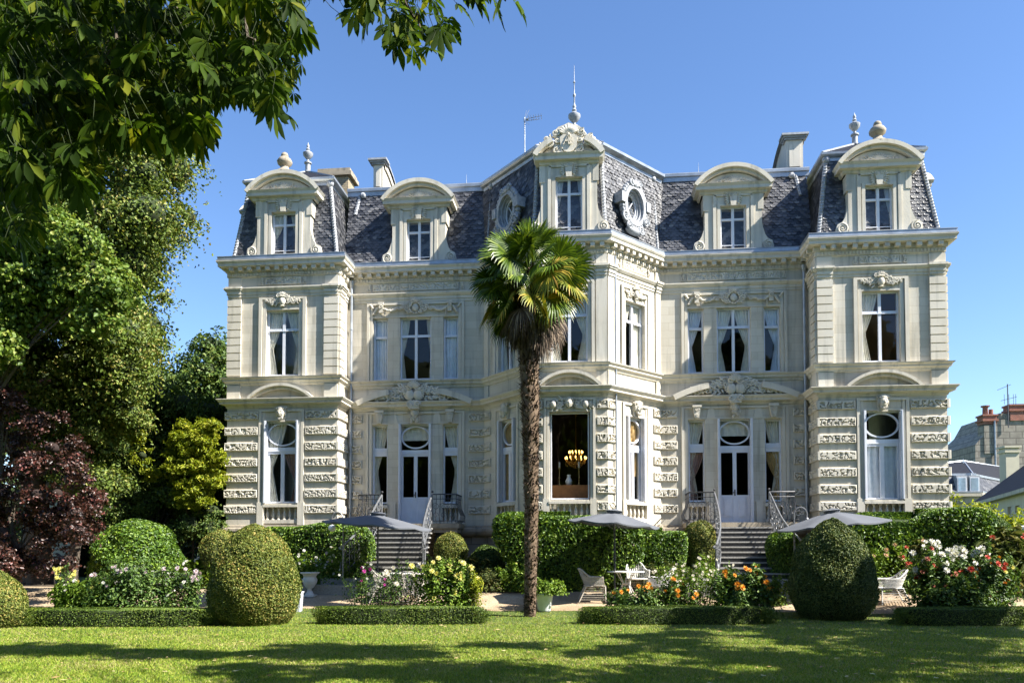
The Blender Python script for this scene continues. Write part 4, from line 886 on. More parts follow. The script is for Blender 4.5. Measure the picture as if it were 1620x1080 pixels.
# ================================================================ flights of steps with iron railings
def staircase(s):
    cx = s*WC; st = thing('garden_staircase', ('stone staircase left of the palm, its foot behind yellow dahlias, with grey scrolled iron railings', 'stone staircase right of the bay, its foot behind orange dahlias, with grey scrolled iron railings')[s > 0], 'staircase', group='staircases up to the double doors')
    z1 = 2.48; n = 11; zb = .45+.36; dz = (z1-zb)/n; y0 = -1.15; tr = .255
    mb = MB(); mb.box(W0, cx-1.72, cx+1.72, z1-.16, z1, .06, 1.15); mb.box(W0, cx-1.66, cx+1.66, z1-.3, z1-.16, .06, 1.08); obj('landing', mb, M['plinth'], st)
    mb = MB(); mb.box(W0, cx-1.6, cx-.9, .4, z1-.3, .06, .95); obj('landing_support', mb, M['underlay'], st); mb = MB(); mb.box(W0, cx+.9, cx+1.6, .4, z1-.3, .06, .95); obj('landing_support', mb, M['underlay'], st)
    hw = lambda k: .86+.20*(k/n)**2+.12*(k/n)
    for k in range(1, n+1):
        zt = z1-dz*k; ya = -y0+tr*(k-1); mb = MB(); h_ = hw(k)
        mb.box(W0, cx-h_, cx+h_, zt-.045, zt, ya-.03, ya+tr+.02)
        obj('step', mb, M['granite'], st)
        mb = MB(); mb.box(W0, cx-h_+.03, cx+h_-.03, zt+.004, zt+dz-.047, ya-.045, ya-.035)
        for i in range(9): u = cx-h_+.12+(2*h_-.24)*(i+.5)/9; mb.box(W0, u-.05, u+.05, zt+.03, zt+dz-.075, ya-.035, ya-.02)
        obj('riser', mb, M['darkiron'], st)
    yb = -y0+tr*n
    mb = MB(); mb.box(W0, cx-1.75, cx+1.75, .3, .45+.34, 1.6, yb+.45); obj('base_step', mb, M['granite'], st)
    mb = MB(); mb.box(W0, cx-2.15, cx+2.15, .2, .45+.17, 1.6, yb+.85); obj('base_step', mb, M['granite'], st)
    for q in (-1, 1):                                              # flight railing
        mb = MB(); top = []; low = []
        K = 22
        for i in range(K+1):
            f = i/K; y = y0-(tr*n+.02)*f; x = cx+q*(.84+.03*f+.34*f**3.2); z = z1-(z1-zb)*f; top.append(Vector((x, y, z+.93+.02*math.sin(f*9)))); low.append(Vector((x, y, z+.12)))
        mb.tube(top, .032, 6); mb.tube(low, .018, 5)
        e = top[-1]; pts = [e+Vector((q*(.09*math.sin(a)+.0), -.11+.11*math.cos(a)-.0, -.02-.09*a/3)) for a in [i*.45 for i in range(12)]]; mb.tube(pts, .026, 5)
        for i in range(0, K+1, 2):
            a, b = low[i], top[i]; r_ = .03 if i in (0, K) else .013; base = a-Vector((0, 0, .14 if i < K else .12)); mb.tube([base, b], r_, 6)
            if i < K:
                c = (low[i+1]+top[i+1])/2; 
                for g in (-1, 1):
                    pts = []
                    for k in range(13):
                        t = k/12; aa = t*math.pi*2.4; rr = .115*(1-.75*t); pts.append(c+Vector((0, -rr*math.cos(aa)*.8, g*(.17-rr*.2+rr*math.sin(aa)*1.0))))
                    mb.tube(pts, .009, 4)
                mb.tube([(low[i]+top[i])/2, c+Vector((0, 0, .05)), (low[i+2]+top[i+2])/2], .009, 4)
        c = low[-1]+Vector((q*.0, -.17, .12))
        pts = [c+Vector((q*.25*f_*0, -.16*math.cos(a)*(1-.1*a/2), .24*math.sin(a)*(1-.1*a/2))) for a in [i*.4 for i in range(22)] for f_ in (1,)]; mb.tube(pts, .014, 5)
        obj('railing', mb, M['iron'], st)
        mb = MB(); u0, u1 = cx+q*.84, cx+q*1.62                     # bellied balcony side
        for zz, r_ in ((z1+.95, .022), (z1+.8, .012), (z1+.08, .014)):
            bel = .12 if zz < z1+.5 else 0; mb.tube([(u0, y0+.04, zz), (u1+q*bel*.3, y0+.04-bel, zz), (u1+q*bel, y0+.04, zz), (u1+q*bel, -.05, zz)], r_, 5)
        def bar(x, y, ox, oy):
            mb.tube([(x, y, z1), (x+ox*.14, y-oy*.14, z1+.12), (x+ox*.16, y-oy*.16, z1+.25), (x+ox*.04, y-oy*.04, z1+.5), (x, y, z1+.75), (x+ox*.02, y, z1+.95)], .012, 4)
        for i in range(7): bar(u0+(u1-u0)*i/6, y0+.04, 0, 1)
        for i in range(6): bar(u1, y0+.04+(1.05)*i/6, q, 0)
        for i in range(3):
            c = Vector((u0+(u1-u0)*(i+.5)/3, y0-.03, z1+.4))
            for g, r_ in ((-1, .13), (1, .1)):
                pts = [c+Vector((r_*(1-.7*k/14)*math.cos(k*.55)*g, -.05, g*-.14+r_*(1-.7*k/14)*math.sin(k*.55))) for k in range(15)]; mb.tube(pts, .009, 4)
        mb.ball((u0, y0+.04, z1+1.03), .04, 6, 5)
        obj('balcony_railing', mb, M['darkiron'], st)
    return st
staircase(-1); staircase(1)

# ================================================================ lamps with curled necks
def lamp(px, py_top, side, Y, label):
    p = at(px, py_top, Y); g = gz(p.x, Y); h = p.z-g; t = thing('garden_lamp', label, 'lamp', (p.x, Y, g), group='garden lamps with curled necks')
    mb = MB(); mb.tube([(0, 0, 0), (0, 0, h-.2)]+[(side*(.17-.17*math.cos(a)), 0, h-.2+.2*math.sin(a)) for a in [i*math.pi/9 for i in range(1, 10)]]+[(side*.33, 0, h-.3)], .021, 6)
    for r_, o_ in ((.1, .12), (.06, .22)): mb.tube([(side*(o_+r_*(1-.06*k)*math.cos(k*.6)), 0, h-.17+r_*(1-.06*k)*math.sin(k*.6)) for k in range(12)], .01, 4)
    for z in (.3, .95): mb.ball((0, 0, z), .025, 6, 5)
    obj('post', mb, M['iron'], t); mb = MB(); mb.lathe((side*.33, 0, h-.52), [(.04, .24), (.06, .2), (.03, .17)][::-1], 8); obj('fitting', mb, M['iron'], t)
    mb = MB(); mb.ball((side*.33, 0, h-.45), .105, 16, 12); obj('globe_shade', mb, plain('opal_glass', (.78, .78, .76), .25, var=.02), t)
lamp(543, 810, -1, -4.5, 'slender garden lamp with white globe beside the left umbrella and staircase')
lamp(1256, 802, 1, -4.5, 'slender garden lamp with curled neck beside the right umbrella and staircase')

# ================================================================ parasols
M['parasol'] = plain('grey_canvas', (.11, .118, .135), .85, var=.08, scale=3)
def parasol(px, py, Y, rad, tilt, rz, label, col='parasol', h=None, ns=8, drop=.36):
    p = at(px, py, Y); g = gz(p.x, Y); h = p.z-g; t = thing('parasol', label, 'parasol', (p.x, Y, g), 0, 'open garden parasols')
    mb = MB(); mb.tube([(0, 0, .02), (0, 0, h-.08)], .024, 8); mb.ball((0, 0, h-.02), .035, 8, 6); mb.tube([(0, 0, 1.1), (0, 0, 1.25)], .035, 8); obj('pole', mb, M['darkiron'], t)
    mb = MB(); mb.lathe((0, 0, 0), [(.3, 0), (.3, .05), (.08, .08), (.05, .3)], 16); obj('base', mb, M['darkiron'], t)
    ct, st_ = math.cos(tilt), math.sin(tilt)
    def P(r_, a, dz):
        x, y, z = r_*math.cos(a), r_*math.sin(a), dz; x, z = x*ct+z*st_, -x*st_+z*ct; return (x, y, z+h-.05)
    mb = MB(); vs = []; fs = []; m = 6; K = ns*6
    for j in range(m+1):
        f = j/m
        for k in range(K):
            a = rz+2*math.pi*k/K; ph = (k % 6)/6; sec = 1/math.cos((ph-.5)*2*math.pi/ns)*math.cos(math.pi/ns); sag = math.sin(math.pi*ph)
            r_ = rad*f*(sec*.97+.03); vs.append(P(max(r_, .02), a, -drop*f**1.15-.045*sag*f*f))
    for j in range(m):
        for k in range(K): q = j*K+k; w2 = j*K+(k+1) % K; fs.append((q, q+K, w2+K, w2))
    mb.add(vs, fs, None, True)
    vs2 = [(x, y, z-.008) for x, y, z in vs]; mb.add(vs2, [f_[::-1] for f_ in fs], None, True)
    lastrow = vs[-K:]; hem = lastrow+[(x, y, z-.035) for x, y, z in lastrow]; mb.add(hem, [(k, k+K, (k+1) % K+K, (k+1) % K) for k in range(K)], None, True)
    cn = obj('canopy', mb, M[col], t)
    mb = MB(); vs = [P(0.02, 0, .1)]+[P(.24*(1.08 if k % 2 == 0 else .98), rz+2*math.pi*k/(2*ns), .035) for k in range(2*ns)]
    mb.add(vs, [(0, k+1, (k+1) % (2*ns)+1) for k in range(2*ns)]); mb.add([P(.2, rz+2*math.pi*k/(2*ns), -.03) for k in range(2*ns)]+[P(.2, rz+2*math.pi*k/(2*ns), .04) for k in range(2*ns)], [(k, (k+1) % (2*ns), (k+1) % (2*ns)+2*ns, k+2*ns) for k in range(2*ns)])
    obj('vent_cap', mb, M[col], cn)
    for k in range(ns):
        a = rz+2*math.pi*k/ns; mb = MB(); mb.tube([P(.03, a, -.04), P(rad*.5, a, -drop*.5-.03), P(rad*.98, a, -drop-.02)], .01, 4); mb.tube([(0, 0, h-.75*drop-.3), P(rad*.5, a, -drop*.5-.03)], .008, 4); obj('rib', mb, M['iron'], t)
parasol(598, 811, -5.0, 1.52, R(4.6), .2, 'grey parasol open in front of the left staircase', drop=.29)
parasol(972, 807, -5.35, 1.22, R(5.0), 0.05, 'dark grey parasol beside the white table in front of the bay hedge', drop=.3)
parasol(1316, 806, -5.0, 1.5, R(-5.5), .1, 'pale grey parasol half behind the dark clipped bush', 'parasol')
parasol(1625, 832, -1.5, 1.0, 0, .1, 'white parasol at the far right edge above the hedge', 'net', drop=.25)

# ================================================================ tables and woven chairs
M['wicker'] = plain('woven_rattan', (.50, .46, .40), .7, var=.12, scale=30, bump=.4)
M['wickerw'] = plain('white_rattan', (.72, .70, .66), .65, var=.08, scale=30, bump=.4)
def make_chair(mk, label):
    t = thing('woven_armchair', label, 'chair', group='woven garden armchairs'); m = M[mk]
    mb = MB(); n = 9
    for i in range(n): y = -.26+.5*i/(n-1); mb.box(W0, -.25, .25, .40, .425, -y-.025, -y+.025)
    mb.tube([(-.27, -.28, .41), (.27, -.28, .41), (.27, .24, .41), (-.27, .24, .41)], .018, 6, True); obj('seat', mb, m, t)
    mb = MB(); rows = 13
    for j in range(rows):                                          # woven back that wraps into arms
        f = j/(rows-1); z = .44+.42*f; lean = .26+.17*f; pts = []
        for k in range(15):
            a = math.pi*k/14; wid = .29+.04*f; arm = (math.sin(a))**.5
            if z > .66 and math.sin(a) < .45+.6*(z-.66)/.2: continue
            pts.append((-wid*math.cos(a)*(1.02), .0+lean*arm-.22*(1-arm), z))
        if len(pts) > 1: mb.tube(pts, .011, 4)
    top = [(-.3*math.cos(math.pi*k/14), .26*(math.sin(math.pi*k/14))**.5-.22*(1-math.sin(math.pi*k/14)**.5)+.17*math.sin(math.pi*k/14), .645+.225*min(1, max(0, (math.sin(math.pi*k/14)-.35)/.5))) for k in range(15)]
    mb.tube(top, .02, 6)
    for k in range(15): a = math.pi*k/14; x, y, z = top[k]; mb.tube([(-.27*math.cos(a), .22*math.sin(a)**.5-.24*(1-math.sin(a)**.5), .42), (x, y, z)], .009, 4)
    obj('backrest', mb, m, t)
    for sx in (-1, 1):
        for sy in (-1, 1):
            mb = MB(); mb.tube([(sx*.26, sy*.25-.02, .41), (sx*.28, (-.28 if sy < 0 else .42), 0)], [.022, .018], 6)
            obj('leg', mb, m, t)
        mb = MB()
        for i in range(6): f = (i+1)/7; mb.tube([(sx*(.26+.02*f), -.27, .41*(1-f)), (sx*(.26+.02*f), .23+.19*f, .41*(1-f))], .007, 4)
        obj('side_weave', mb, m, t)
    mb = MB()
    for i in range(7): f = (i+1)/8; mb.tube([(-(.26+.02*f), .24+.18*f, .41*(1-f)), (.26+.02*f, .24+.18*f, .41*(1-f))], .008, 4)
    obj('back_weave', mb, m, t); return t
def table(px, py, Y, r_, label):
    p = at(px, py, Y); g = gz(p.x, Y); h = .74; t = thing('garden_table', label, 'table', (p.x, Y, g), group='round white garden tables')
    mb = MB(); mb.lathe((0, 0, h-.03), [(r_-.02, 0), (r_, .008), (r_, .024), (r_-.01, .03)], 32); obj('tabletop', mb, M['wickerw'], t)
    for k in range(4):
        a = .6+k*math.pi/2; mb = MB(); mb.tube([(r_*.6*math.cos(a), r_*.6*math.sin(a), h-.03), (.1*math.cos(a), .1*math.sin(a), .42), (r_*.7*math.cos(a), r_*.7*math.sin(a), 0)], .014, 6); obj('leg', mb, M['wickerw'], t)
    mb = MB(); mb.lathe((0, 0, .38), [(.1, 0), (.12, .02), (.1, .04)], 12); obj('brace', mb, M['wickerw'], t)
    return p.x, Y
def place(src, px, Y, rz, label, first=False):
    p = at(px, 930, Y); loc = (p.x, Y, gz(p.x, Y))
    if first: src.location = loc; src.rotation_euler = (0, 0, rz); src['label'] = label; return src
    return dup(src, loc, rz, label)
table(990, 915, -5.0, .5, 'round white table to the right of the dark parasol pole')
cg = make_chair('wicker', ''); cw = make_chair('wickerw', '')
place(cg, 940, -5.3, R(95), 'grey woven armchair left of the white table, turned towards it', True)
place(cw, 1008, -4.3, R(10), 'pale woven armchair behind the white table, under the parasol', True)
place(cw, 1041, -5.3, R(-100), 'white woven armchair right of the table behind orange dahlias')
place(cw, 1408, -5.4, R(-92), 'white woven armchair right of the dark clipped bush')
table(640, 916, -5.3, .5, 'round white table in front of the left staircase foot')
place(cg, 654, -5.75, R(170), 'woven armchair in front of the left staircase beside yellow dahlias')
place(cg, 611, -5.5, R(100), 'woven armchair half hidden by shoots under the left parasol')
place(cw, 1365, -4.9, R(90), 'white woven armchair hidden behind the dark clipped bush')

# ================================================================ pots, urns and posts
def urn_vase(px, pyb, Y, s, label):
    p = at(px, pyb, Y); t = thing('garden_urn', label, 'urn', (p.x, Y, gz(p.x, Y)), group='white footed garden urns')
    mb = MB(); mb.box(W0, -.16*s, .16*s, 0, .06*s, -.16*s, .16*s); mb.lathe((0, 0, .06*s), [(.14*s, 0), (.1*s, .05*s), (.06*s, .12*s), (.06*s, .16*s), (.13*s, .22*s), (.2*s, .34*s), (.21*s, .42*s), (.17*s, .5*s), (.2*s, .56*s), (.27*s, .6*s), (.27*s, .63*s), (.2*s, .62*s)], 20); obj('bowl', mb, plain('white_cast_stone', (.66, .64, .6), .7, var=.08), t); return t
urn_vase(490, 935, -5.0, 1.0, 'white footed urn between the big clipped bush and the left staircase')
urn_vase(268, 945, -4.4, .8, 'white footed urn behind the pink dahlias at left')
urn_vase(1579, 950, -5.2, .9, 'white footed urn by the hedge at the far right')
p = on_ground(861, 966); t = thing('plant_pot', 'white conical pot holding a green shrub beside the palm trunk', 'pot', tuple(p))
mb = MB(); mb.lathe((0, 0, 0), [(.15, 0), (.17, .03), (.22, .4), (.235, .41), (.235, .44), (.2, .44)], 20); obj('bowl', mb, M['net'], t); POT = p
for px, py, h_, lab in ((1067, 952, .46, 'grey square planter post amid the orange dahlias'), (470, 967, .5, 'white square planter post at the right foot of the big clipped bush')):
    p = on_ground(px, py); t = thing('planter_post', lab, 'planter', tuple(p)); mb = MB(); a_ = .1; mb.prism(Fr(p.x*0, 0), [(-a_, 0), (a_, 0), (a_+.03, h_), (-a_-.03, h_)], -.1, .1); obj('box', mb, plain('painted_planter', (.45, .47, .5), .7, var=.15), t)
    mb = MB(); mb.box(W0, -.14, .14, h_, h_+.02, -.12, .12); obj('rim', mb, M['net'], t)

g = np.random.default_rng(77); n = 420; y = -6.6-11.5*g.random(n); x = CX-.1*(y+DIST)+(g.random(n)*2-1)*(y+DIST)*.62; t_ = np.clip((y+7.2)/3.6, 0, 1); z = .45*t_*t_*(3-2*t_)+.035; a = g.random(n)*6.283; L_ = .025+.035*g.random(n)
V = np.stack([np.stack([x+np.cos(a+q)*L_*k_, y+np.sin(a+q)*L_*k_, z+.012*g.random(n)], 1) for q, k_ in ((0, 1), (1.57, .55), (3.14, 1), (4.71, .55))], 1)
o = np_mesh('fallen_leaves', V, island_mat('dry_leaf', [(0, (.16, .08, .03)), (.5, (.32, .2, .08)), (1, (.5, .42, .2))], .8)); o['kind'] = 'stuff'
# ================================================================ foliage tools
def leaves(name, C, O, size, m, parent=None, aspect=.5, jit=.8, up=.35, fold=.18, seed=1, droop=0.0):
    """loose leaf faces: C centres, O outward directions, size lengths"""
    g = np.random.default_rng(seed); n = len(C); size = np.broadcast_to(size, (n,))*(.7+.6*g.random(n))
    nr = O+np.array([0, 0, up])+g.normal(size=(n, 3))*jit; nr /= np.linalg.norm(nr, axis=1)[:, None]+1e-9
    a = g.normal(size=(n, 3)); a[:, 2] -= droop; a -= nr*(a*nr).sum(1)[:, None]; a /= np.linalg.norm(a, axis=1)[:, None]+1e-9
    b = np.cross(nr, a); L = size[:, None]; Wd = L*aspect
    V = np.empty((n, 6, 3)); V[:, 0] = C-a*L*.5; V[:, 1] = C-a*L*.12+b*Wd*.5+nr*L*fold; V[:, 2] = C+a*L*.2+b*Wd*.4+nr*L*fold*.8
    V[:, 3] = C+a*L*.5-nr*L*.08; V[:, 4] = C+a*L*.2-b*Wd*.4+nr*L*fold*.8; V[:, 5] = C-a*L*.12-b*Wd*.5+nr*L*fold
    # two folded halves sharing the midrib
    Vf = V.reshape(-1, 3); me = bpy.data.meshes.new(name); me.vertices.add(n*6); me.vertices.foreach_set('co', Vf.astype(np.float32).ravel())
    idx = np.arange(n, dtype=np.int32)[:, None]*6; f = np.concatenate([idx+np.array([0, 1, 2, 3]), idx+np.array([0, 3, 4, 5])], 1).ravel()
    me.loops.add(n*8); me.loops.foreach_set('vertex_index', f); me.polygons.add(n*2); me.polygons.foreach_set('loop_start', np.arange(0, n*8, 4, dtype=np.int32)); me.update(calc_edges=True)
    me.materials.append(m); return link(name, me, parent)
def sph(g, n):
    d = g.normal(size=(n, 3)); return d/np.linalg.norm(d, axis=1)[:, None]
def puffs_pts(puffs, n, seed, thick=.55, zsq=.8, gap=.0, flat=None):
    """scatter points in the outer shells of overlapping puffs (x,y,z,r)"""
    g = np.random.default_rng(seed); P = np.array(puffs, float); w_ = P[:, 3]**2; k = g.choice(len(P), n, p=w_/w_.sum()); d = sph(g, n)
    r_ = P[k, 3]*(1-thick*g.random(n)**1.5); lump = 1+.16*np.sin(d[:, 0]*7+k)*np.sin(d[:, 1]*6+2*k)*np.sin(d[:, 2]*7+3*k)
    C = P[k, :3]+d*(r_*lump)[:, None]*np.array([1, 1, zsq])
    if gap:
        q = np.sin(C[:, 0]*2.3+1.3*np.sin(C[:, 2]*1.7))+np.sin(C[:, 2]*2.9+C[:, 1]*1.9)+np.sin(C[:, 1]*2.1-C[:, 0]); keep = q > -3+gap*3; C, d = C[keep], d[keep]
    return C, d
def shade_core(name, puffs, parent, s=.72, m='core'):  # opaque dark lumps closing the crown; their colour stands for inner shade
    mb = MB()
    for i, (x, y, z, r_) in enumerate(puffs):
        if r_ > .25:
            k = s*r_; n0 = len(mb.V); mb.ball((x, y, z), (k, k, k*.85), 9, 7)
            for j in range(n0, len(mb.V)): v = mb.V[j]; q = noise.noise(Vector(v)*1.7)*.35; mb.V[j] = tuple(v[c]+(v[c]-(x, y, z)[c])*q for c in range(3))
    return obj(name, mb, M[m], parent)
def G(*c): return c
M['core'] = plain('inner_shade_and_twigs', (.024, .036, .01), 1, var=.4, scale=5)  # inner shade of crowns put into a dark colour; also colours chestnut twigs
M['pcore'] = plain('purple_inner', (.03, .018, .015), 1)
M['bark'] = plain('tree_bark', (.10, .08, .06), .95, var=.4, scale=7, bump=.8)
def leafmat(name, a, b, c, d, **k): return island_mat(name, [(0, a), (.4, b), (.78, c), (1, d)], **k)
M['lime'] = leafmat('lime_tree_leaf', (.06, .095, .018), (.12, .18, .03), (.21, .27, .05), (.36, .31, .09), transl=.3, rough=.5, nscale=.5)
M['maple'] = leafmat('maple_leaf', (.06, .11, .018), (.12, .2, .028), (.2, .28, .045), (.32, .34, .08), transl=.35, rough=.5, nscale=.5)
M['dark'] = leafmat('dark_leaf', (.02, .042, .012), (.045, .08, .022), (.085, .13, .035), (.14, .18, .045), transl=.2, rough=.5, nscale=.5)
M['mid'] = leafmat('mid_green_leaf', (.03, .065, .015), (.075, .13, .028), (.13, .2, .04), (.22, .26, .06), transl=.3, rough=.5, nscale=.5)
M['yel'] = leafmat('golden_leaf', (.12, .17, .01), (.24, .30, .015), (.36, .40, .03), (.5, .48, .06), transl=.4, rough=.5, nscale=.6)
M['purple'] = leafmat('purple_leaf', (0.022, 0.012, 0.010), (0.050, 0.025, 0.019), (0.094, 0.043, 0.029), (0.187, 0.058, 0.050), transl=.2, rough=.4, spec=.5, nscale=.9)
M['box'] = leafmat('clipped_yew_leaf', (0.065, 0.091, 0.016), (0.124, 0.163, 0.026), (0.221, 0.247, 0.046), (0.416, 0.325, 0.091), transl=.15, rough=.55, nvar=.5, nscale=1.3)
M['boxshade'] = leafmat('shaded_yew_leaf', (0.034, 0.063, 0.016), (0.075, 0.115, 0.029), (0.138, 0.172, 0.040), (0.207, 0.218, 0.057), transl=.1, rough=.55, nscale=1.6)  # darker copy of the yew leaf, with tree shade put into the colour
M['laurel'] = leafmat('glossy_laurel_leaf', (0.034, 0.074, 0.011), (0.074, 0.149, 0.019), (0.149, 0.257, 0.027), (0.270, 0.378, 0.041), transl=.25, rough=.42, spec=.4, nscale=1.2)
M['hedge'] = leafmat('box_hedge_leaf', (0.036, 0.066, 0.010), (0.078, 0.132, 0.018), (0.132, 0.204, 0.024), (0.216, 0.264, 0.036), transl=.15, rough=.45, nscale=1.5)
M['fresh'] = leafmat('fresh_green_leaf', (0.066, 0.121, 0.013), (0.121, 0.209, 0.022), (0.198, 0.308, 0.033), (0.308, 0.396, 0.066), transl=.35, rough=.5, nscale=1.5)
M['herb'] = leafmat('dahlia_leaf', (0.027, 0.061, 0.014), (0.068, 0.128, 0.024), (0.121, 0.203, 0.041), (0.203, 0.284, 0.068), transl=.25, rough=.45, nscale=1.5)
M['reed'] = leafmat('grassy_leaf', (.05, .08, .02), (.10, .14, .035), (.17, .19, .06), (.28, .26, .12), transl=.25, rough=.6, nscale=1.5)
M['chest'] = leafmat('chestnut_leaf', (.02, .042, .005), (.042, .082, .008), (.075, .13, .012), (.2, .22, .02), transl=.55, rough=.6, spec=.12, nscale=.9)
M['palmg'] = leafmat('palm_green', (.035, .07, .008), (.075, .13, .012), (.13, .20, .018), (.22, .27, .03), transl=.25, rough=.38, spec=.45, nscale=1.2)
M['palmy'] = leafmat('palm_yellowing', (.10, .13, .012), (.2, .22, .02), (.36, .30, .03), (.45, .27, .05), transl=.25, rough=.5, nscale=1.5)
M['palmb'] = leafmat('dead_palm_frond', (.05, .035, .025), (.12, .085, .06), (.22, .165, .12), (.36, .29, .22), rough=.8, nscale=2)
M['fibre'] = leafmat('palm_fibre', (.018, .01, .007), (.045, .027, .018), (.09, .058, .036), (.17, .12, .08), rough=.9, nscale=3)

def limbs(name, base, tips, r0, parent, m='bark', rise=.45):
    mb = MB(); b = Vector(base); zs = [t[2] for t in tips]; top = Vector((sum(t[0] for t in tips)/len(tips), sum(t[1] for t in tips)/len(tips), max(zs)-.15*(max(zs)-b.z)))
    tr = [b.lerp(top, f)+Vector((.12*math.sin(f*7), .1*math.cos(f*5), 0))*min(1, f*4) for f in [i/8 for i in range(9)]]; mb.tube(tr, [r0*(1.25 if i == 0 else 1-.1*i) for i in range(9)], 9)
    for t in tips:
        t = Vector(t[:3]); f = min(.9, max(.15, (t.z-b.z)/(top.z-b.z+.01)*.62)); s = tr[int(f*8)]; mid = s.lerp(t, .5)+Vector((0, 0, .1*(t-s).length)); mb.tube([s, s.lerp(mid, .5)+Vector((0, 0, .02)), mid, mid.lerp(t, .5), t], [r0*.4, r0*.32, r0*.22, r0*.14, r0*.05], 6)
    return obj(name, mb, M[m], parent)
def tree(name, label, cat, puffs, base, r0, n, size, m, seed, group=None, core=.6, aspect=.6, gap=.15, thick=.85, zsq=.85, jit=.7, droop=.3, up=.35, cm='core', fold=.18):
    t = thing(name, label, cat, tuple(base), 0, group); b = Vector(base); pf = [(x-b.x, y-b.y, z-b.z, r_) for x, y, z, r_ in puffs]
    per = 22; C, D = puffs_pts(pf, n//per, seed, thick, zsq, gap); g = np.random.default_rng(seed+5)
    rr = np.median([q[3] for q in pf]); C = np.repeat(C, per, 0); D = np.repeat(D, per, 0); o = g.normal(size=C.shape)*np.array([1, 1, .45])*min(.26, .26*rr); o[:, 2] -= .5*(o[:, 0]**2+o[:, 1]**2)/.3; C = C+o
    leaves('crown', C, D, size, M[m], t, aspect, jit, up, seed=seed, droop=droop, fold=fold)
    if core: shade_core('crown_shade_core', pf, t, core, cm)
    if r0: limbs('trunk', (0, 0, 0), [q for q in pf if q[3] > .2][:26], r0, t)
    return t
def blob(px, py, Y, r_): p = at(px, py, Y); return (p.x, p.y, p.z, r_)
def fill(poly, Y, r_, k, seed, dy=1.0):
    """puffs packed into an outline given on the plane y=Y"""
    g = random.Random(seed); out = []; xs = [p[0] for p in poly]; ys = [p[1] for p in poly]
    def inside(x, y):
        c = False; j = len(poly)-1
        for i in range(len(poly)):
            (xi, yi), (xj, yj) = poly[i], poly[j]
            if (yi > y) != (yj > y) and x < (xj-xi)*(y-yi)/(yj-yi)+xi: c = not c
            j = i
        return c
    tries = 0
    while len(out) < k and tries < 9000:
        tries += 1; x, y = g.uniform(min(xs), max(xs)), g.uniform(min(ys), max(ys))
        if inside(x, y):
            p = at(x, y, Y+g.uniform(-dy, dy)); rr = r_*g.uniform(.65, 1.2)
            if all((p-Vector(q[:3])).length > .55*rr for q in out): out.append((p.x, p.y, p.z, rr))
    return out

# ---- trees at the left
TA = fill([(-120, -80), (120, -80), (200, 60), (235, 150), (270, 215), (285, 255), (240, 300), (300, 335), (285, 370), (225, 405), (215, 440), (245, 470), (205, 500), (225, 530), (205, 590), (130, 640), (-100, 640)], -2.4, 1.0, 210, 5, 1.4)
TA += [blob(*q) for q in [(292, 228, -1.2, .45), (300, 345, -1.5, .45), (285, 330, -1.2, .4), (262, 470, -.8, .3), (248, 425, -1, .35), (240, 245, -1, .6), (280, 290, -1, .4), (228, 560, -.8, .45)]]
tree('lime_tree', 'tall dense lime tree with olive leaves filling the left side behind the others', 'tree', TA, (at(60, 900, -1.6).x, -1.6, .45), .42, 260000, .115, 'lime', 11, core=.5, gap=.1)
TB = fill([(-150, 330), (30, 320), (110, 350), (165, 400), (180, 470), (150, 520), (70, 545), (-150, 560)], -6.0, .62, 90, 8, 1.0)
tree('maple_tree', 'light green maple tree leaning in at the left edge in front of the lime tree', 'tree', TB, (at(-60, 950, -5.6).x, -5.6, gz(0, -5.6)), .13, 90000, .115, 'maple', 12, core=.45, gap=.15, aspect=.85)
TC = fill([(90, 560), (160, 540), (215, 560), (235, 600), (230, 650), (200, 700), (215, 760), (150, 770), (60, 760), (30, 640)], -2.2, .6, 50, 9, .9)
tree('hornbeam_tree', 'hornbeam tree with layered drooping sprays above the purple bush', 'tree', TC, (at(110, 900, -1.8).x, -1.8, .42), .2, 60000, .10, 'lime', 13, core=.6, gap=.15)
TD = fill([(180, 395), (225, 420), (250, 560), (240, 640), (150, 640), (120, 500)], 3.0, .9, 26, 10, .8)
tree('cypress_tree', 'dark blue green tree showing behind the lime tree next to the sky gap', 'tree', TD, (at(190, 880, 3.2).x, 3.2, .45), .3, 26000, .14, 'dark', 14, gap=.2)
TE = fill([(285, 565), (345, 545), (385, 560), (385, 670), (330, 690), (250, 660), (240, 610), (265, 590)], 13.0, 1.1, 26, 11, 1.2)
tree('robinia_tree', 'feathery green tree far behind, between the lime tree and the mansion corner', 'tree', TE, (at(330, 860, 13.5).x, 13.5, .45), .3, 26000, .2, 'mid', 15, gap=.35, core=.45, thick=.8)
TF = fill([(240, 620), (355, 640), (370, 830), (150, 840), (110, 760), (190, 650)], 1.0, .75, 90, 12, .8)
tree('bamboo_thicket', 'tall dark bamboo clump left of the mansion corner', 'bamboo', TF, (at(240, 880, .1).x, .1, .45), .0, 90000, .17, 'mid', 16, gap=.15, aspect=.22, droop=1.2)
TG = fill([(275, 680), (320, 655), (345, 670), (345, 760), (320, 800), (270, 790)], -1.5, .27, 60, 13, .7)+[blob(225, 720, -1.6, .4), blob(240, 745, -1.6, .35), blob(215, 690, -1.6, .3)]
tree('golden_robinia', 'bright yellow green feathery tree glowing against the dark bamboo', 'tree', TG, (at(300, 860, -.7).x, -.7, .45), .03, 30000, .12, 'yel', 17, core=.3, gap=.35, aspect=.35)
TH = fill([(330, 690), (360, 690), (365, 830), (310, 840), (300, 770)], .9, .55, 12, 14, .4)
tree('holly_bush', 'dull green bush in shade against the left corner of the mansion', 'bush', TH, (at(335, 870, 1.1).x, 1.1, .45), .06, 14000, .09, 'mid', 18)
TI = fill([(-120, 600), (20, 590), (60, 640), (110, 690), (150, 760), (150, 830), (120, 885), (60, 905), (-120, 910)], -5.6, .42, 110, 15, .9)
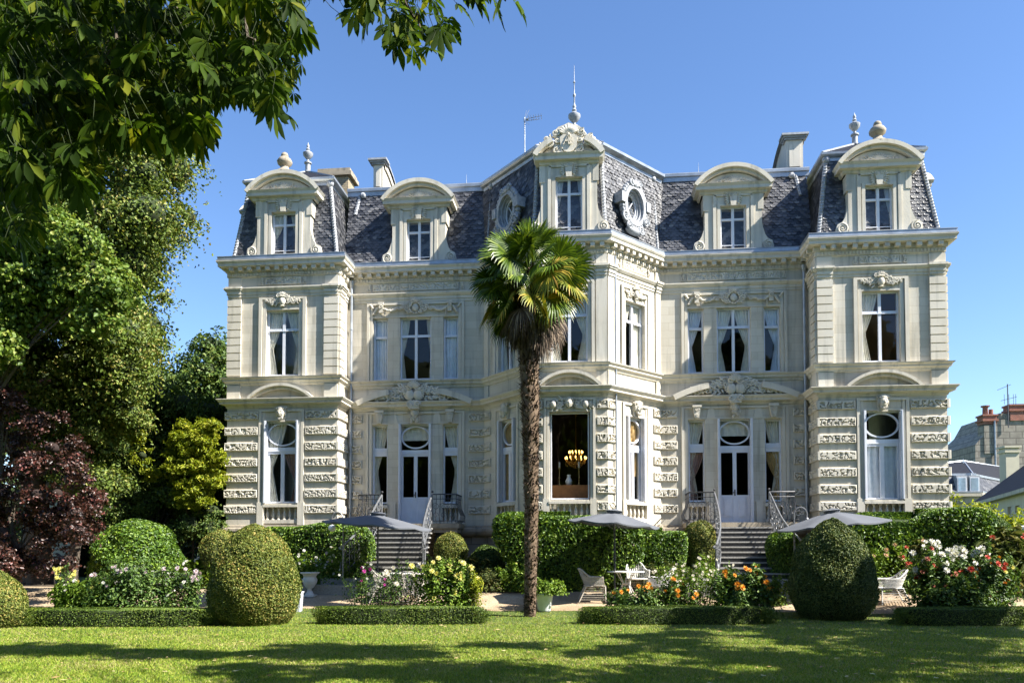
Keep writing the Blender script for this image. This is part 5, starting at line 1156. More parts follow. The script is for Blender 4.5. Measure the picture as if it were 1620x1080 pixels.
TI += [blob(*q) for q in [(125, 700, -5.6, .18), (100, 660, -5.6, .18), (60, 605, -5.6, .2), (155, 775, -5.4, .2), (140, 740, -5.6, .16), (20, 570, -5.6, .2)]]
tree('smoke_bush', 'large dark purple leaved smoke bush at the left edge', 'bush', TI, (at(30, 930, -5.4).x, -5.4, gz(0, -5.4)), .08, 46000, .085, 'purple', 19, core=.42, gap=.4, cm='pcore', aspect=.7, thick=.8)
# leafy backdrop further left and behind, one tree each
for i, (px, py, Y, r_, lab) in enumerate([(-40, 560, 9, 4.2, 'dark tree far behind the lime tree'), (120, 700, 11, 3.4, 'dark tree behind the bamboo clump'), (230, 760, 16, 3.2, 'dark low tree in the distance beyond the bamboo')]):
    c = at(px, py, Y); pf = [(c.x+random.uniform(-.6, .6)*r_, c.y+random.uniform(-.4, .4)*r_, c.z+random.uniform(-.8, .6)*r_, r_*random.uniform(.4, .6)) for _ in range(14)]
    tree('background_tree', lab, 'tree', pf, (c.x, Y, .4), .3, 16000, .26, 'dark', 30+i, core=.75, gap=.1)

TJ = fill([(180, 790), (250, 770), (340, 780), (365, 860), (150, 870)], -1.0, .5, 26, 31, .4)
tree('shade_bush', 'dark leafy bush filling the gap between the bamboo and the left corner of the mansion', 'bush', TJ, (at(270, 880, -1.0).x, -1.0, .45), .04, 26000, .09, 'mid', 39)
# ---- clipped bushes, hedges
def clipped(name, label, cat, x, y, prof, n, size, m, seed, sx=1, sy=1, sq=0, core='core', rough_=.05, group=None, k=3.5, lean=0):
    """bush of revolution (or squared when sq>0) from a profile [(z,r)]"""
    t = thing(name, label, cat, (x, y, gz(x, y)), 0, group); g = np.random.default_rng(seed); P = np.array(prof, float)
    seg = np.hypot(np.diff(P[:, 0]), np.diff(P[:, 1]))*(P[1:, 1]+P[:-1, 1]+.05); i = g.choice(len(seg), n, p=seg/seg.sum()); f = g.random(n)
    z = P[i, 0]*(1-f)+P[i+1, 0]*f; r_ = P[i, 1]*(1-f)+P[i+1, 1]*f; a = g.random(n)*2*math.pi
    c, s_ = np.cos(a), np.sin(a); q = 1.0 if not sq else (np.abs(c)**sq+np.abs(s_)**sq)**(-1/sq)
    nz = (P[i+1, 1]-P[i, 1])/(np.hypot(np.diff(P[:, 0]), np.diff(P[:, 1]))[i]+1e-6)
    bump_ = rough_*(np.sin(c*k*2+z*k*1.7+seed)+np.sin(s_*k*2.3-z*k*1.3)+np.sin(z*k*2.1+a*3))
    d = (1-.10*g.random(n)**2)*(1+bump_*.5)+g.normal(size=n)*.012+(g.random(n) < .02)*g.random(n)*.07
    C = np.stack([c*q*r_*sx*d+lean*z, s_*q*r_*sy*d, z*(1+.3*bump_*np.clip((z/P[-1, 0]-.55)/.45, 0, 1))], 1); D = np.stack([c, s_, -nz*1.2], 1)
    leaves('foliage', C, D, size, M[m], t, .5, .75, .25, seed=seed)
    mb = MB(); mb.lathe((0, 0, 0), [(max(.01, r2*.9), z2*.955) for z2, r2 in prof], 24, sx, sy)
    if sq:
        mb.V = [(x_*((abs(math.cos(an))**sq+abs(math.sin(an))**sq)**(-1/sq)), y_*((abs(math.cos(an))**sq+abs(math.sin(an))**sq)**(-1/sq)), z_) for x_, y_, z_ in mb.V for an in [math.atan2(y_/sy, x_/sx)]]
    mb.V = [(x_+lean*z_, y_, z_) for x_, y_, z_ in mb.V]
    obj('bush_shade_core', mb, M[core], t); return t  # opaque dark body filling the bush, inner shade put into its colour
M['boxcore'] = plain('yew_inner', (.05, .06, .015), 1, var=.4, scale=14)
EGG = lambda R_, H: [(0, .7*R_), (.08*H, .86*R_), (.2*H, .97*R_), (.36*H, R_), (.5*H, .955*R_), (.64*H, .855*R_), (.76*H, .71*R_), (.86*H, .54*R_), (.94*H, .34*R_), (.985*H, .15*R_), (H, .02)]
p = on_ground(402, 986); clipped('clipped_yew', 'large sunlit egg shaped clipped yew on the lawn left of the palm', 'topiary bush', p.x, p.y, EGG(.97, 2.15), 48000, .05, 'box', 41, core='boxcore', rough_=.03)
p = on_ground(1318, 978); clipped('clipped_yew', 'dark egg shaped clipped yew in shade on the lawn to the right', 'topiary bush', p.x, p.y, EGG(.98, 2.32), 42000, .05, 'boxshade', 42, core='core', rough_=.03)
p = on_ground(-5, 992); clipped('clipped_yew', 'round clipped bush cut off by the left edge of the view', 'topiary bush', p.x, p.y, EGG(.55, 1.15), 14000, .045, 'box', 43, core='boxcore')
DOME = lambda R_, H: [(0, .7*R_), (max(.1, H-1.6*R_), .93*R_), (max(.2, H-R_), R_), (max(.3, H-.66*R_), .94*R_), (H-.36*R_, .77*R_), (H-.16*R_, .54*R_), (H-.05*R_, .3*R_), (H, .02)]
def dome(px, pytop, Y, R_, label, m, n, size, seed, name='clipped_bush', cat='bush', **k):
    p = at(px, pytop, Y); h = p.z-gz(p.x, Y); return clipped(name, label, cat, p.x, Y, DOME(R_, h), n, size, m, seed, **k)
dome(350, 838, -3.4, .62, 'round clipped bush peeping out behind the sunlit yew', 'box', 9000, .05, 51, core='boxcore')
dome(713, 842, -3.0, .5, 'round clipped bush right of the left staircase', 'box', 12000, .045, 52, core='boxcore')
dome(1107, 826, -2.6, .48, 'round clipped bush left of the right staircase', 'box', 12000, .045, 53, core='boxcore')
dome(218, 824, -3.0, 1.35, 'big rounded laurel bush behind the pink dahlias', 'laurel', 20000, .11, 54, rough_=.06)
dome(1540, 806, -1.0, 1.15, 'rounded grey green bush at the right corner of the mansion', 'mid', 18000, .06, 55)
dome(770, 864, -2.4, .6, 'low green bush between the left staircase and the laurel hedge', 'mid', 8000, .06, 56)
dome(1240, 840, -3.3, .5, 'leafy bush beside the right staircase railing', 'laurel', 8000, .08, 57)
def hedge(px0, px1, pyt, Y, dep, label, m, n, size, seed, name='laurel_hedge', k=1.2, rough_=.12, group=None, h=None, g0=None):
    a, b = at(px0, pyt, Y), at(px1, pyt, Y); h = h or a.z-gz(a.x, Y); x = (a.x+b.x)/2; R_ = (b.x-a.x)/2
    prof = [(0, .96), (.1*h, .99), (.7*h, 1.0), (.9*h, .97), (.97*h, .92), (h, .8), (h*1.001, .02)]
    t = clipped(name, label, 'hedge', x, Y, prof, n, size, m, seed, sx=R_, sy=dep, sq=5, rough_=rough_*1.5, k=k, group=group); return t
hedge(420, 590, 838, -2.6, .8, 'bright green laurel hedge under the left pavilion window', 'laurel', 20000, .085, 61)
hedge(797, 1012, 822, -3.35, .75, 'tall glossy laurel hedge in front of the central bay', 'laurel', 32000, .1, 62)
hedge(1010, 1085, 846, -2.9, .6, 'lower bright laurel hedge right of the bay hedge', 'laurel', 10000, .09, 63)
hedge(1350, 1545, 818, -2.7, .9, 'long dark laurel hedge under the right pavilion', 'laurel', 28000, .1, 64)
hedge(1575, 1700, 845, -1.8, .8, 'bright hedge at the far right edge below the white parasol', 'fresh', 12000, .09, 65)
def boxhedge(px0, px1, pyb, label, seed, dep=.32, h=.36, yaw=0):
    a, b = on_ground(px0, pyb), on_ground(px1, pyb); y = (a.y+b.y)/2+dep; x = (a.x+b.x)/2; R_ = math.dist(a[:2], b[:2])/2
    t = clipped('box_hedge', label, 'hedge', x, y, [(0, .97), (.1*h, 1), (.85*h, 1.0), (.97*h, .97), (h, .93), (h*1.001, .02)], int(R_*15000), .036, 'hedge', seed, sx=R_, sy=dep, sq=6, rough_=.075, k=5, group='low clipped box hedges'); t.rotation_euler[2] = math.atan2(b.y-a.y, b.x-a.x)
hedge(-420, 352, 770, 7.5, 1.2, 'tall dark screening hedge at the back of the garden left of the mansion', 'dark', 22000, .2, 66, name='screening_hedge')
boxhedge(28, 322, 992, 'low box hedge under the pink dahlias at left', 71)
boxhedge(498, 757, 988, 'low box hedge under the yellow dahlias left of the palm', 72)
boxhedge(922, 1220, 988, 'low box hedge under the orange dahlias right of the palm', 73)
boxhedge(1425, 1680, 990, 'low box hedge in shade at the right edge', 74)

# ---- flower beds: every clump is a plant with stems, leaves and blooms
def flower_mat(name, a, b): return island_mat(name, [(0, a), (1, b)], .6, .3, nvar=.05)
FM = {'white': flower_mat('white_petal', (.65, .65, .6), (.8, .78, .74)), 'pink': flower_mat('pale_pink_petal', (.6, .42, .5), (.78, .7, .72)), 'yellow': flower_mat('yellow_petal', (.7, .62, .08), (.8, .76, .3)), 'lemon': flower_mat('lemon_petal', (.74, .66, .16), (.8, .75, .34)),
      'orange': flower_mat('orange_petal', (.7, .2, .015), (.75, .38, .04)), 'red': flower_mat('red_petal', (.42, .03, .03), (.6, .1, .05)), 'peach': flower_mat('peach_petal', (.75, .45, .28), (.8, .6, .4)), 'cream': flower_mat('cream_petal', (.68, .62, .52), (.78, .74, .66)), 'rust': flower_mat('rusty_petal', (.3, .08, .05), (.4, .16, .1)), 'magenta': flower_mat('magenta_petal', (.5, .04, .3), (.6, .1, .4))}
def bloom_V(c, d, r_, g, layers=3, k=9):
    d = Vector(d).normalized(); x = d.orthogonal().normalized(); y = d.cross(x); out = []
    for l in range(layers):
        el = .25+.5*l
        for i in range(k-l):
            a = 6.283*i/(k-l)+l*.5+g.random()*.2; rad = x*math.cos(a)+y*math.sin(a); sd = d.cross(rad); v = rad*math.cos(el)+d*math.sin(el); L_ = r_*(1-.22*l)
            out.append([c, c+v*L_*.55+sd*L_*.24, c+v*L_-d*.1*L_, c+v*L_*.55-sd*L_*.24])
    return out
def plant(name, label, cat, px, pyb, Y, h, w_, dep, m, nl, ls, blooms, seed, group=None, stems=14, aspect=.5, top=1.0, g0=None):
    """px: foot; blooms: list of (colour, count, radius, min height fraction)"""
    p = at(px, pyb, Y); x0, z0 = p.x, gz(p.x, Y); h = h*1.1; nl = int(nl*1.1); t = thing(name, label, cat, (x0, Y, z0), 0, group); g = random.Random(seed); st = []
    for i in range(stems):
        a = g.random()*6.283; q = g.random()**.5; bx, by = q*w_*.45*math.cos(a), q*dep*.45*math.sin(a); hh = h*(1-.35*q)*g.uniform(.75, 1.08); st.append((Vector((bx, by, 0)), Vector((bx*1.7+g.uniform(-.06, .06), by*1.7, hh))))
    mb = MB()
    for a, b in st: mb.tube([a, a.lerp(b, .5)+Vector((g.uniform(-.03, .03), 0, 0)), b], [.01, .008, .004], 4)
    obj('stems', mb, M['herb'], t)
    C = []; D = []
    for i in range(nl):
        a, b = g.choice(st); f = g.random()**.75*.97+.02; s_ = w_*.20*(1.15-f); c = a.lerp(b, f)+Vector((g.gauss(0, 1)*s_, g.gauss(0, 1)*s_, g.gauss(0, .03))); c.z = max(.02, c.z); C.append(c); D.append((c.x, c.y, .3))
    D = np.array(D); D /= np.linalg.norm(D, axis=1)[:, None]+1e-6
    leaves('foliage', np.array([tuple(c) for c in C]), D, ls, M[m], t, aspect, .7, .6, seed=seed)
    for col, cnt, r_, fm in blooms:
        for i in range(int(cnt*2.1)):
            a, b = g.choice(st); f = g.uniform(fm, 1.06); c = a.lerp(b, f)+Vector((g.uniform(-.07, .07), -abs(g.gauss(0, .08)), .02)); d = (g.uniform(-.5, .7), -1, g.uniform(.0, .9))
            V = np.array([[tuple(v) for v in q] for q in bloom_V(c, d, r_*g.uniform(.9, 1.45), g)])
            np_mesh('bloom', V, FM[col], t)
    return t
PLANTS = [
 ('dahlia_plant', 'tall dahlia clump with pale pink and white blooms behind the left box hedge', 210, 968, -7.1, 1.4, 1.7, .8, 'herb', 5200, .085, [('white', 10, .055, .7), ('pink', 9, .065, .8)], 101, 40),
 ('dahlia_plant', 'green dahlia clump with few white blooms left of the pink ones', 150, 968, -7.0, 1.0, 1.2, .7, 'fresh', 3000, .08, [('white', 4, .05, .7), ('yellow', 2, .05, .9)], 102, 26),
 ('dahlia_plant', 'dahlia clump with a pink tipped edge beside the sunlit yew', 285, 966, -7.0, 1.1, .8, .6, 'herb', 1800, .08, [('pink', 6, .06, .8), ('white', 3, .06, .5)], 103, 18),
 ('rudbeckia_plant', 'thin plant with deep yellow daisies before the purple bush', 100, 965, -6.8, 1.35, .5, .4, 'herb', 500, .07, [('yellow', 8, .05, .9)], 104, 9),
 ('cosmos_plant', 'wispy plant with white and magenta blooms below the left parasol', 585, 965, -6.9, 1.15, 1.0, .5, 'herb', 1500, .06, [('magenta', 4, .045, .9), ('white', 4, .04, .9)], 105, 22),
 ('dahlia_plant', 'leaning cream dahlias crossing in front of the left staircase', 640, 965, -6.9, 1.35, .9, .5, 'herb', 1200, .06, [('cream', 11, .05, .85)], 106, 20),
 ('dahlia_plant', 'dahlia clump with large lemon and yellow blooms left of the palm', 700, 965, -7.0, 1.6, 1.0, .6, 'fresh', 3600, .085, [('lemon', 10, .07, .7), ('yellow', 12, .065, .35)], 107, 30),
 ('goldenrod_plant', 'feathery yellow green plant beside the lemon dahlias', 733, 965, -6.7, 1.2, .6, .5, 'yel', 3000, .055, [('yellow', 4, .05, .8)], 108, 30),
 ('rose_bush', 'airy rose bush with many small cream blooms right of the white table', 1100, 966, -6.7, 1.5, 1.3, .7, 'fresh', 4200, .06, [('cream', 60, .035, .5)], 109, 44),
 ('dahlia_plant', 'low dahlia clump with orange blooms in front of the white table', 1010, 966, -7.0, .75, 1.1, .6, 'herb', 3200, .08, [('orange', 7, .06, .85)], 110, 26),
 ('dahlia_plant', 'upright orange dahlia clump below the right staircase', 1180, 966, -7.0, 1.3, 1.0, .6, 'herb', 4200, .085, [('orange', 12, .062, .8)], 111, 30),
 ('dahlia_plant', 'small dahlia with orange blooms between rose bush and dark planter', 1075, 966, -7.0, .95, .6, .5, 'herb', 1500, .07, [('orange', 5, .055, .8)], 112, 14),
 ('hydrangea_bush', 'hydrangea bush covered in white flower heads at right', 1505, 962, -6.5, 1.75, 1.35, .8, 'herb', 6000, .09, [('white', 42, .075, .88), ('red', 5, .06, .7)], 113, 40),
 ('dahlia_plant', 'tall dark stemmed dahlia with rusty red blooms at right', 1478, 965, -7.0, 1.55, .7, .6, 'herb', 3400, .09, [('rust', 9, .065, .5)], 114, 22),
 ('dahlia_plant', 'tall dahlia with red and orange blooms at the right end', 1560, 965, -6.9, 1.75, .9, .6, 'herb', 3400, .085, [('red', 4, .07, .9), ('orange', 6, .05, .6), ('yellow', 2, .06, .8)], 115, 22),
 ('dahlia_plant', 'shaded dahlia cluster spilling over the right box hedge', 1530, 968, -7.4, 1.0, 1.2, .5, 'herb', 3400, .085, [('rust', 4, .05, .7)], 116, 22),
 ('dahlia_plant', 'pale peach dahlias in front of the laurel hedge right of the dark yew', 1400, 940, -3.9, 1.35, 1.3, .6, 'fresh', 3600, .08, [('peach', 9, .075, .85), ('red', 4, .06, .7)], 117, 26),
 ('dahlia_plant', 'mixed white and yellow flowers beside the urn by the left staircase', 520, 932, -3.9, 1.25, 1.4, .6, 'fresh', 4200, .07, [('white', 18, .04, .4), ('yellow', 5, .05, .6), ('pink', 4, .05, .8)], 118, 34),
 ('shrub', 'fresh green shrub growing in the white conical pot', 861, 930, POT.y, .42, .75, .7, 'fresh', 2600, .07, [], 119, 26),
 ('yellow_shrub', 'yellow green shrub behind the palm trunk', 825, 935, -4.1, .95, .9, .6, 'fresh', 3600, .075, [('yellow', 3, .03, .7)], 120, 26),
 ('lavender_plant', 'grey green grassy mound in front of the low bush left of the palm', 772, 940, -3.9, .62, 1.2, .6, 'reed', 4200, .1, [], 121, 40),
 ('grass_plant', 'tawny ornamental grass between the laurel hedge and rose bush', 1050, 935, -3.8, .8, 1.1, .6, 'reed', 4200, .11, [], 122, 40),
 ('lily_plant', 'strap leaved clump before the clipped bush right of the left stairs', 748, 930, -3.5, 1.0, .8, .5, 'reed', 1600, .22, [], 123, 30),
 ('iris_plant', 'sword leaved clump at the left end of the pink dahlias', 120, 966, -6.9, .75, .8, .4, 'fresh', 900, .3, [], 124, 20),
 ('lily_plant', 'white flowered strap leaved clump left of the sunlit yew', 325, 940, -3.6, 1.0, 1.0, .5, 'fresh', 1200, .2, [('white', 5, .06, .8)], 125, 20),
 ('shrub', 'small leafy shrub at the left foot of the dark yew', 1228, 960, -5.6, .8, .5, .4, 'fresh', 1600, .07, [], 126, 16),
 ('reed_plant', 'tall reed like clump with peach blooms by the right laurel hedge', 1450, 940, -3.7, 1.3, 1.0, .5, 'reed', 1800, .3, [('peach', 3, .05, .8)], 127, 30),
 ('tall_grass_plant', 'tall green grasses at the far right edge', 1600, 945, -4.2, 1.7, 1.3, .6, 'reed', 3000, .3, [('red', 2, .06, .9)], 128, 40),
 ('yellow_shrub', 'yellowish shrub beyond the right corner of the mansion', 1530, 850, 4.0, 3.2, 3.0, 1.5, 'yel', 9000, .12, [], 129, 40),
]
for nm, lab, px, pyb, Y, h, w_, dp, m, nl, ls, bl, sd_, stn in PLANTS:
    strap = ls >= .2
    if nm == 'shrub' and 'pot' in lab:
        o = plant(nm, lab, 'shrub', px, pyb, Y, h, w_, dp, m, nl, ls, bl, sd_, stems=stn); o.location.z += .4; o.location.x = POT.x
    else: plant(nm, lab, 'shrub' if 'shrub' in nm or 'bush' in nm else 'plant', px, pyb, Y, h, w_, dp, m, nl, ls, bl, sd_, stems=stn, aspect=.09 if strap else (.22 if m == 'reed' else .55))
# ================================================================ palm
pb = on_ground(838, 975); YP = pb.y
def trunk_pt(px, py): q = at(px, py, YP); return Vector((q.x-pb.x, 0, q.z-pb.z))
palm = thing('fan_palm', 'tall shaggy fan palm standing on the lawn in front of the mansion', 'palm', tuple(pb))
tp = [trunk_pt(*q) for q in [(838, 980), (839, 940), (840, 880), (841, 800), (840, 720), (839, 640), (837, 570), (836, 500), (836, 425)]]
tr = [.15, .155, .165, .18, .2, .235, .25, .26, .2]; mb = MB(); pts = []; rs = []
for i in range(len(tp)-1):
    for k in range(8): f = k/8; pts.append(tp[i].lerp(tp[i+1], f)); rs.append((tr[i]*(1-f)+tr[i+1]*f)*(.88+.12*((k % 4)/4)+.03*random.random()))
mb.tube(pts, rs, 14); obj('trunk', mb, M['fibre'], palm)
g = np.random.default_rng(5); n = 5200; f = g.random(n)**.9*(len(pts)-1.01); i = f.astype(int); PT = np.array([tuple(p) for p in pts]); RS = np.array(rs)
a = g.random(n)*6.283; O_ = np.stack([np.cos(a), np.sin(a), np.zeros(n)], 1); c = PT[i]*(1-(f-i))[:, None]+PT[i+1]*(f-i)[:, None]+O_*(RS[i]*.95)[:, None]
hz = c[:, 2]/7; L_ = (.05+.09*np.clip(hz, 0, 1))*(.6+.8*g.random(n)); wd = .014+.02*g.random(n); sd2 = np.stack([-np.sin(a), np.cos(a), np.zeros(n)], 1)
dirn = O_*(.45+.5*g.random(n))[:, None]+np.stack([g.normal(size=n)*.25, g.normal(size=n)*.25, .75-1.3*(g.random(n) < .35)], 1)
V = np.stack([c-sd2*wd[:, None], c+sd2*wd[:, None], c+dirn*L_[:, None]], 1); np_mesh('trunk_fibre', V, M['fibre'], palm)
def fan(mats, direction, pet, rad, seed, spread=2.55, nseg=34, droop=.25, parent=palm, origin=None, roll=0, tilt=.2):
    g = random.Random(seed); d = Vector(direction).normalized(); o = origin; sag = Vector((0, 0, -1))
    tip = o+d*pet+sag*pet*.18; d2 = (d+sag*(.25*droop*4+tilt*.8)).normalized(); side = d2.cross(Vector((0, 0, 1)));
    if side.length < .1: side = Vector((1, 0, 0))
    side.normalize(); nrm = side.cross(d2).normalized()
    q = Matrix.Rotation(roll, 3, d2); side = q @ side; nrm = q @ nrm
    V = []
    for s in range(nseg):
        t = -spread+2*spread*(s+.5)/nseg; L_ = rad*(1-.16*abs(t/spread)**2)*g.uniform(.92, 1.04); v = (d2*math.cos(t)+side*math.sin(t)+nrm*(.10-.3*abs(math.sin(t))*.4)).normalized(); w0 = 2*spread*L_/nseg*.34
        b = v.cross(nrm).normalized(); a0 = tip+v*.03; a1 = tip+v*L_*.55+nrm*.012; a2 = tip+v*L_*.85+sag*L_*.06*droop*4; a3 = tip+v*L_+sag*L_*.2*droop*4*g.uniform(.6, 1.4)
        V.append([a0, a1-b*w0, a1+nrm*w0*.5, a1+nrm*w0*.5]); V[-1] = [a0, a1-b*w0, a1+nrm*w0*.55]
        V.append([a0, a1+nrm*w0*.55, a1+b*w0]); V.append([a1-b*w0, a2-b*w0*.5, a1+nrm*w0*.55]); V.append([a1+nrm*w0*.55, a2-b*w0*.5, a2+b*w0*.5]); V.append([a1+nrm*w0*.55, a2+b*w0*.5, a1+b*w0]); V.append([a2-b*w0*.5, a3, a2+b*w0*.5])
    # weld into one mesh of strips; every strip stays loose so that it takes its own shade
    me = bpy.data.meshes.new('frond'); vs = []; fs = []; per = 6
    for k in range(0, len(V), per):
        idx = {}
        for tri in V[k:k+per]:
            ids = []
            for v in tri:
                key = (round(v.x, 5), round(v.y, 5), round(v.z, 5))
                if key not in idx: idx[key] = len(vs); vs.append(tuple(v))
                ids.append(idx[key])
            if len(set(ids)) == 3: fs.append(tuple(ids))
    me.from_pydata(vs, [], fs); me.materials.append(mats); fr = link('frond', me, parent)
    mb = MB(); mb.tube([o, o+d*pet*.6, tip], [.018, .013, .01], 5); obj('stalk', mb, mats, fr)
cr = trunk_pt(836, 420); g_ = random.Random(9); k = 0
for ring_, (el, cnt, rad, pet, mt) in enumerate([(80, 3, .68, .6, 'palmg'), (55, 7, .72, .74, 'palmg'), (30, 10, .72, .88, 'palmg'), (8, 11, .70, .94, 'palmg'), (-14, 11, .66, .92, 'mix'), (-36, 10, .62, .9, 'mix'), (-52, 6, .55, .9, 'mix')]):
    for i in range(cnt):
        az = 6.283*(i+.5*(ring_ % 2))/cnt+g_.uniform(-.3, .3); e = R(el+g_.uniform(-12, 12)); d = (math.cos(az)*math.cos(e), math.sin(az)*math.cos(e), math.sin(e))
        m_ = mt if mt != 'mix' else ('palmy' if (g_.random() < (.8 if d[0] > .1 else .25)) else 'palmg')
        fan(M[m_], d, pet*g_.uniform(.75, 1.15), rad*g_.uniform(.8, 1.1), 100+k, origin=cr+Vector((0, 0, .1*(ring_ < 2)-.06*ring_)), droop=.05+.05*ring_, roll=g_.uniform(-1.25, 1.25), tilt=g_.uniform(.1, .9), spread=2.5); k += 1
for i in range(60):                                                # skirt of dead fronds
    az = 6.283*i/60*2.4+g_.uniform(-.2, .2); e = R(g_.uniform(-75, -30)); d = (math.cos(az)*math.cos(e), math.sin(az)*math.cos(e), math.sin(e))
    fan(M['palmb'], d, g_.uniform(.35, .78), g_.uniform(.45, .62), 300+i, origin=cr+Vector((0, 0, -.55-g_.random()*.4)), droop=.75, spread=1.3, nseg=24, roll=g_.uniform(-1.2, 1.2), tilt=.5)
n = 1500; a = g.random(n)*6.283; z = cr.z-.1-1.6*g.random(n); O_ = np.stack([np.cos(a), np.sin(a), np.zeros(n)], 1); c = np.array([cr.x, 0, 0])+O_*(.18+.22*g.random(n))[:, None]; c[:, 2] = z
dirn = O_*.5+np.stack([g.normal(size=n)*.4, g.normal(size=n)*.4, g.normal(size=n)*.6-.2], 1); wd = .01+.015*g.random(n); sd2 = np.stack([-np.sin(a), np.cos(a), np.zeros(n)], 1)
np_mesh('dead_leaf_bases', np.stack([c-sd2*wd[:, None], c+sd2*wd[:, None], c+dirn*(.12+.2*g.random(n))[:, None]], 1), M['fibre'], palm)

# ================================================================ horse chestnut whose boughs hang into the view
def palmate(c, d, nrm, L_, g, V):
    """seven leaflets fanning from c; V collects folded leaflet faces"""
    d = d.normalized(); side = d.cross(nrm).normalized(); nrm = side.cross(d).normalized()
    for k in range(7):
        t = (k-3)*.52+g.uniform(-.08, .08); l = L_*(1-.13*abs(k-3))*g.uniform(.85, 1.1); v = d*math.cos(t)+side*math.sin(t); b = v.cross(nrm).normalized(); dr = g.uniform(.1, .45); cz = g.uniform(.02, .1)
        P = lambda f, w_, hh: c+v*l*f+b*l*w_+nrm*(l*hh)+Vector((0, 0, -dr*l*f*f))
        V.append([P(.04, 0, 0), P(.35, .075, cz), P(.66, .17, cz), P(.86, .12, cz*.6), P(1.02, 0, -.03), P(.86, -.12, cz*.6), P(.66, -.17, cz), P(.35, -.075, cz), P(.35, 0, 0), P(.66, 0, 0), P(.86, 0, 0)])
LF = [(0, 1, 8), (8, 1, 2, 9), (9, 2, 3, 10), (10, 3, 4), (10, 4, 5), (9, 10, 5, 6), (8, 9, 6, 7), (0, 8, 7)]
ct = thing('horse_chestnut', 'horse chestnut tree whose dark leafy boughs hang over the top left', 'tree', (-7.5, -26.5, 0))
ox = Vector((-7.5, -26.5, 0)); g = random.Random(21); V = []; brm = MB(); tips = []
def sc(px, py, dep): r_ = ray(px, py); return Vector((CX, -DIST, EYE))+r_*(dep/ (r_.y*math.cos(YAW)-r_.x*math.sin(YAW)))
outline = [((0, 480), (-60, 90)), ((0, 440), (90, 170)), ((0, 330), (170, 240)), ((0, 160), (240, 310)), ((-40, 60), (310, 400)), ((545, 700), (-60, 60)), ((700, 820), (-50, 30)), ((590, 720), (50, 100)), ((380, 480), (110, 170)), ((470, 560), (-60, 0)), ((170, 330), (190, 225)), ((420, 470), (160, 200))]
wts = [760, 500, 360, 220, 70, 50, 22, 17, 40, 14, 26, 6]
for (xr, yr), nn in zip(outline, wts):
    for _ in range(nn):
        px, py = g.uniform(*xr), g.uniform(*yr); dep = g.uniform(5.2, 8.8) if px < 520 else g.uniform(5.6, 6.6); tips.append((sc(px, py-18, dep), True))
for _ in range(900):                                               # the rest of the crown, above and left of the view
    x, y, z = g.uniform(-15, .5), g.uniform(-30, -17.5), g.uniform(6.6, 11)
    if (z-1.6)/max(.5, (y+DIST)) > .78 or x < -.85*(y+DIST)-1.5: tips.append((Vector((x, y, z)), False))
for c, near in tips:
    d = Vector((g.gauss(0, .8), g.gauss(0, .8), -.75 if near else -.2)); nrm = Vector((g.gauss(0, .5), g.gauss(0, .5)-.15, 1.0 if g.random() < .7 else .4)); 
    if d.length < .2: d = Vector((1, 0, 0))
    L_ = g.uniform(.14, .2) if near else g.uniform(.25, .4); palmate(c-ox, d, nrm, L_, g, V)
    if near: brm.tube([c-ox, c-ox+Vector((-d.x*.06-.02, -d.y*.05, .12)), c-ox+Vector((-.08-d.x*.08, g.uniform(-.05, .05), .24))], [.002, .003, .003], 3)
nL = len(V); A = np.array([[tuple(v) for v in q] for q in V]).reshape(-1, 3); me = bpy.data.meshes.new('crown'); me.from_pydata(A.tolist(), [], [tuple(i*11+j for j in f_) for i in range(nL) for f_ in LF]); me.materials.append(M['chest']); me.polygons.foreach_set('use_smooth', np.ones(len(me.polygons), bool)); link('crown', me, ct)
obj('twigs', brm, M['core'], ct)
mb = MB(); mb.tube([(0, 0, 0), (.1, .1, 1.5), (.3, .2, 3.5), (.5, .6, 6), (1, 1, 9)], [.5, .42, .36, .28, .15], 12); obj('trunk', mb, M['bark'], ct)
for pts_, r0 in [([(-100, -60, 7), (20, 10, 7), (35, 120, 7), (30, 230, 7.2)], .035), ([(60, -60, 7), (160, -10, 7), (165, 60, 6.9), (172, 120, 6.9), (205, 150, 6.8)], .028), ([(150, -60, 6.6), (190, 10, 6.5), (182, 80, 6.4), (160, 115, 6.4)], .024), ([(240, -60, 7), (270, 0, 7), (290, 50, 6.8), (290, 105, 6.6)], .02),
                 ([(350, -60, 6.4), (375, -5, 6.3), (395, 60, 6.1), (410, 110, 6.0)], .024), ([(300, -80, 6.4), (480, -60, 6.2), (600, -20, 6.1), (650, 20, 6.0), (665, 45, 6.0)], .028), ([(480, -60, 6.2), (640, -50, 6.1), (760, -12, 6.1), (800, 2, 6.1)], .02), ([(-60, 60, 6), (60, 200, 6), (90, 260, 6), (130, 290, 6)], .02), ([(40, -60, 8), (140, 15, 8), (230, 30, 8), (330, 20, 7.5)], .022)]:
    P = [sc(*q)-ox for q in pts_]; S = []
    for i in range(len(P)-1):
        for k in range(6): f = k/6; S.append(P[i].lerp(P[i+1], f)+Vector((g.gauss(0, .012), g.gauss(0, .012), g.gauss(0, .012)+.05*math.sin(f*math.pi))))
    S.append(P[-1]); mb = MB(); mb.tube([Vector((.5, .6, 6)).lerp(S[0], .5)+Vector((0, 0, .5)), S[0]]+S[1:], [r0*1.5]+[r0*(1-.75*i/len(S)) for i in range(len(S))], 6); obj('bough', mb, M['bark'], ct)
mb = MB(); 
for q in [(88, 275), (97, 272), (110, 280), (92, 268)]:
    c = sc(*q, 6)-ox; mb = MB(); mb.ball(tuple(c), .032, 10, 8)
    for _ in range(34): v = Vector((g.gauss(0, 1), g.gauss(0, 1), g.gauss(0, 1))).normalized(); mb.tube([c+v*.03, c+v*.044], [.003, .001], 3)
    obj('conker_husk', mb, M['fresh'], ct)

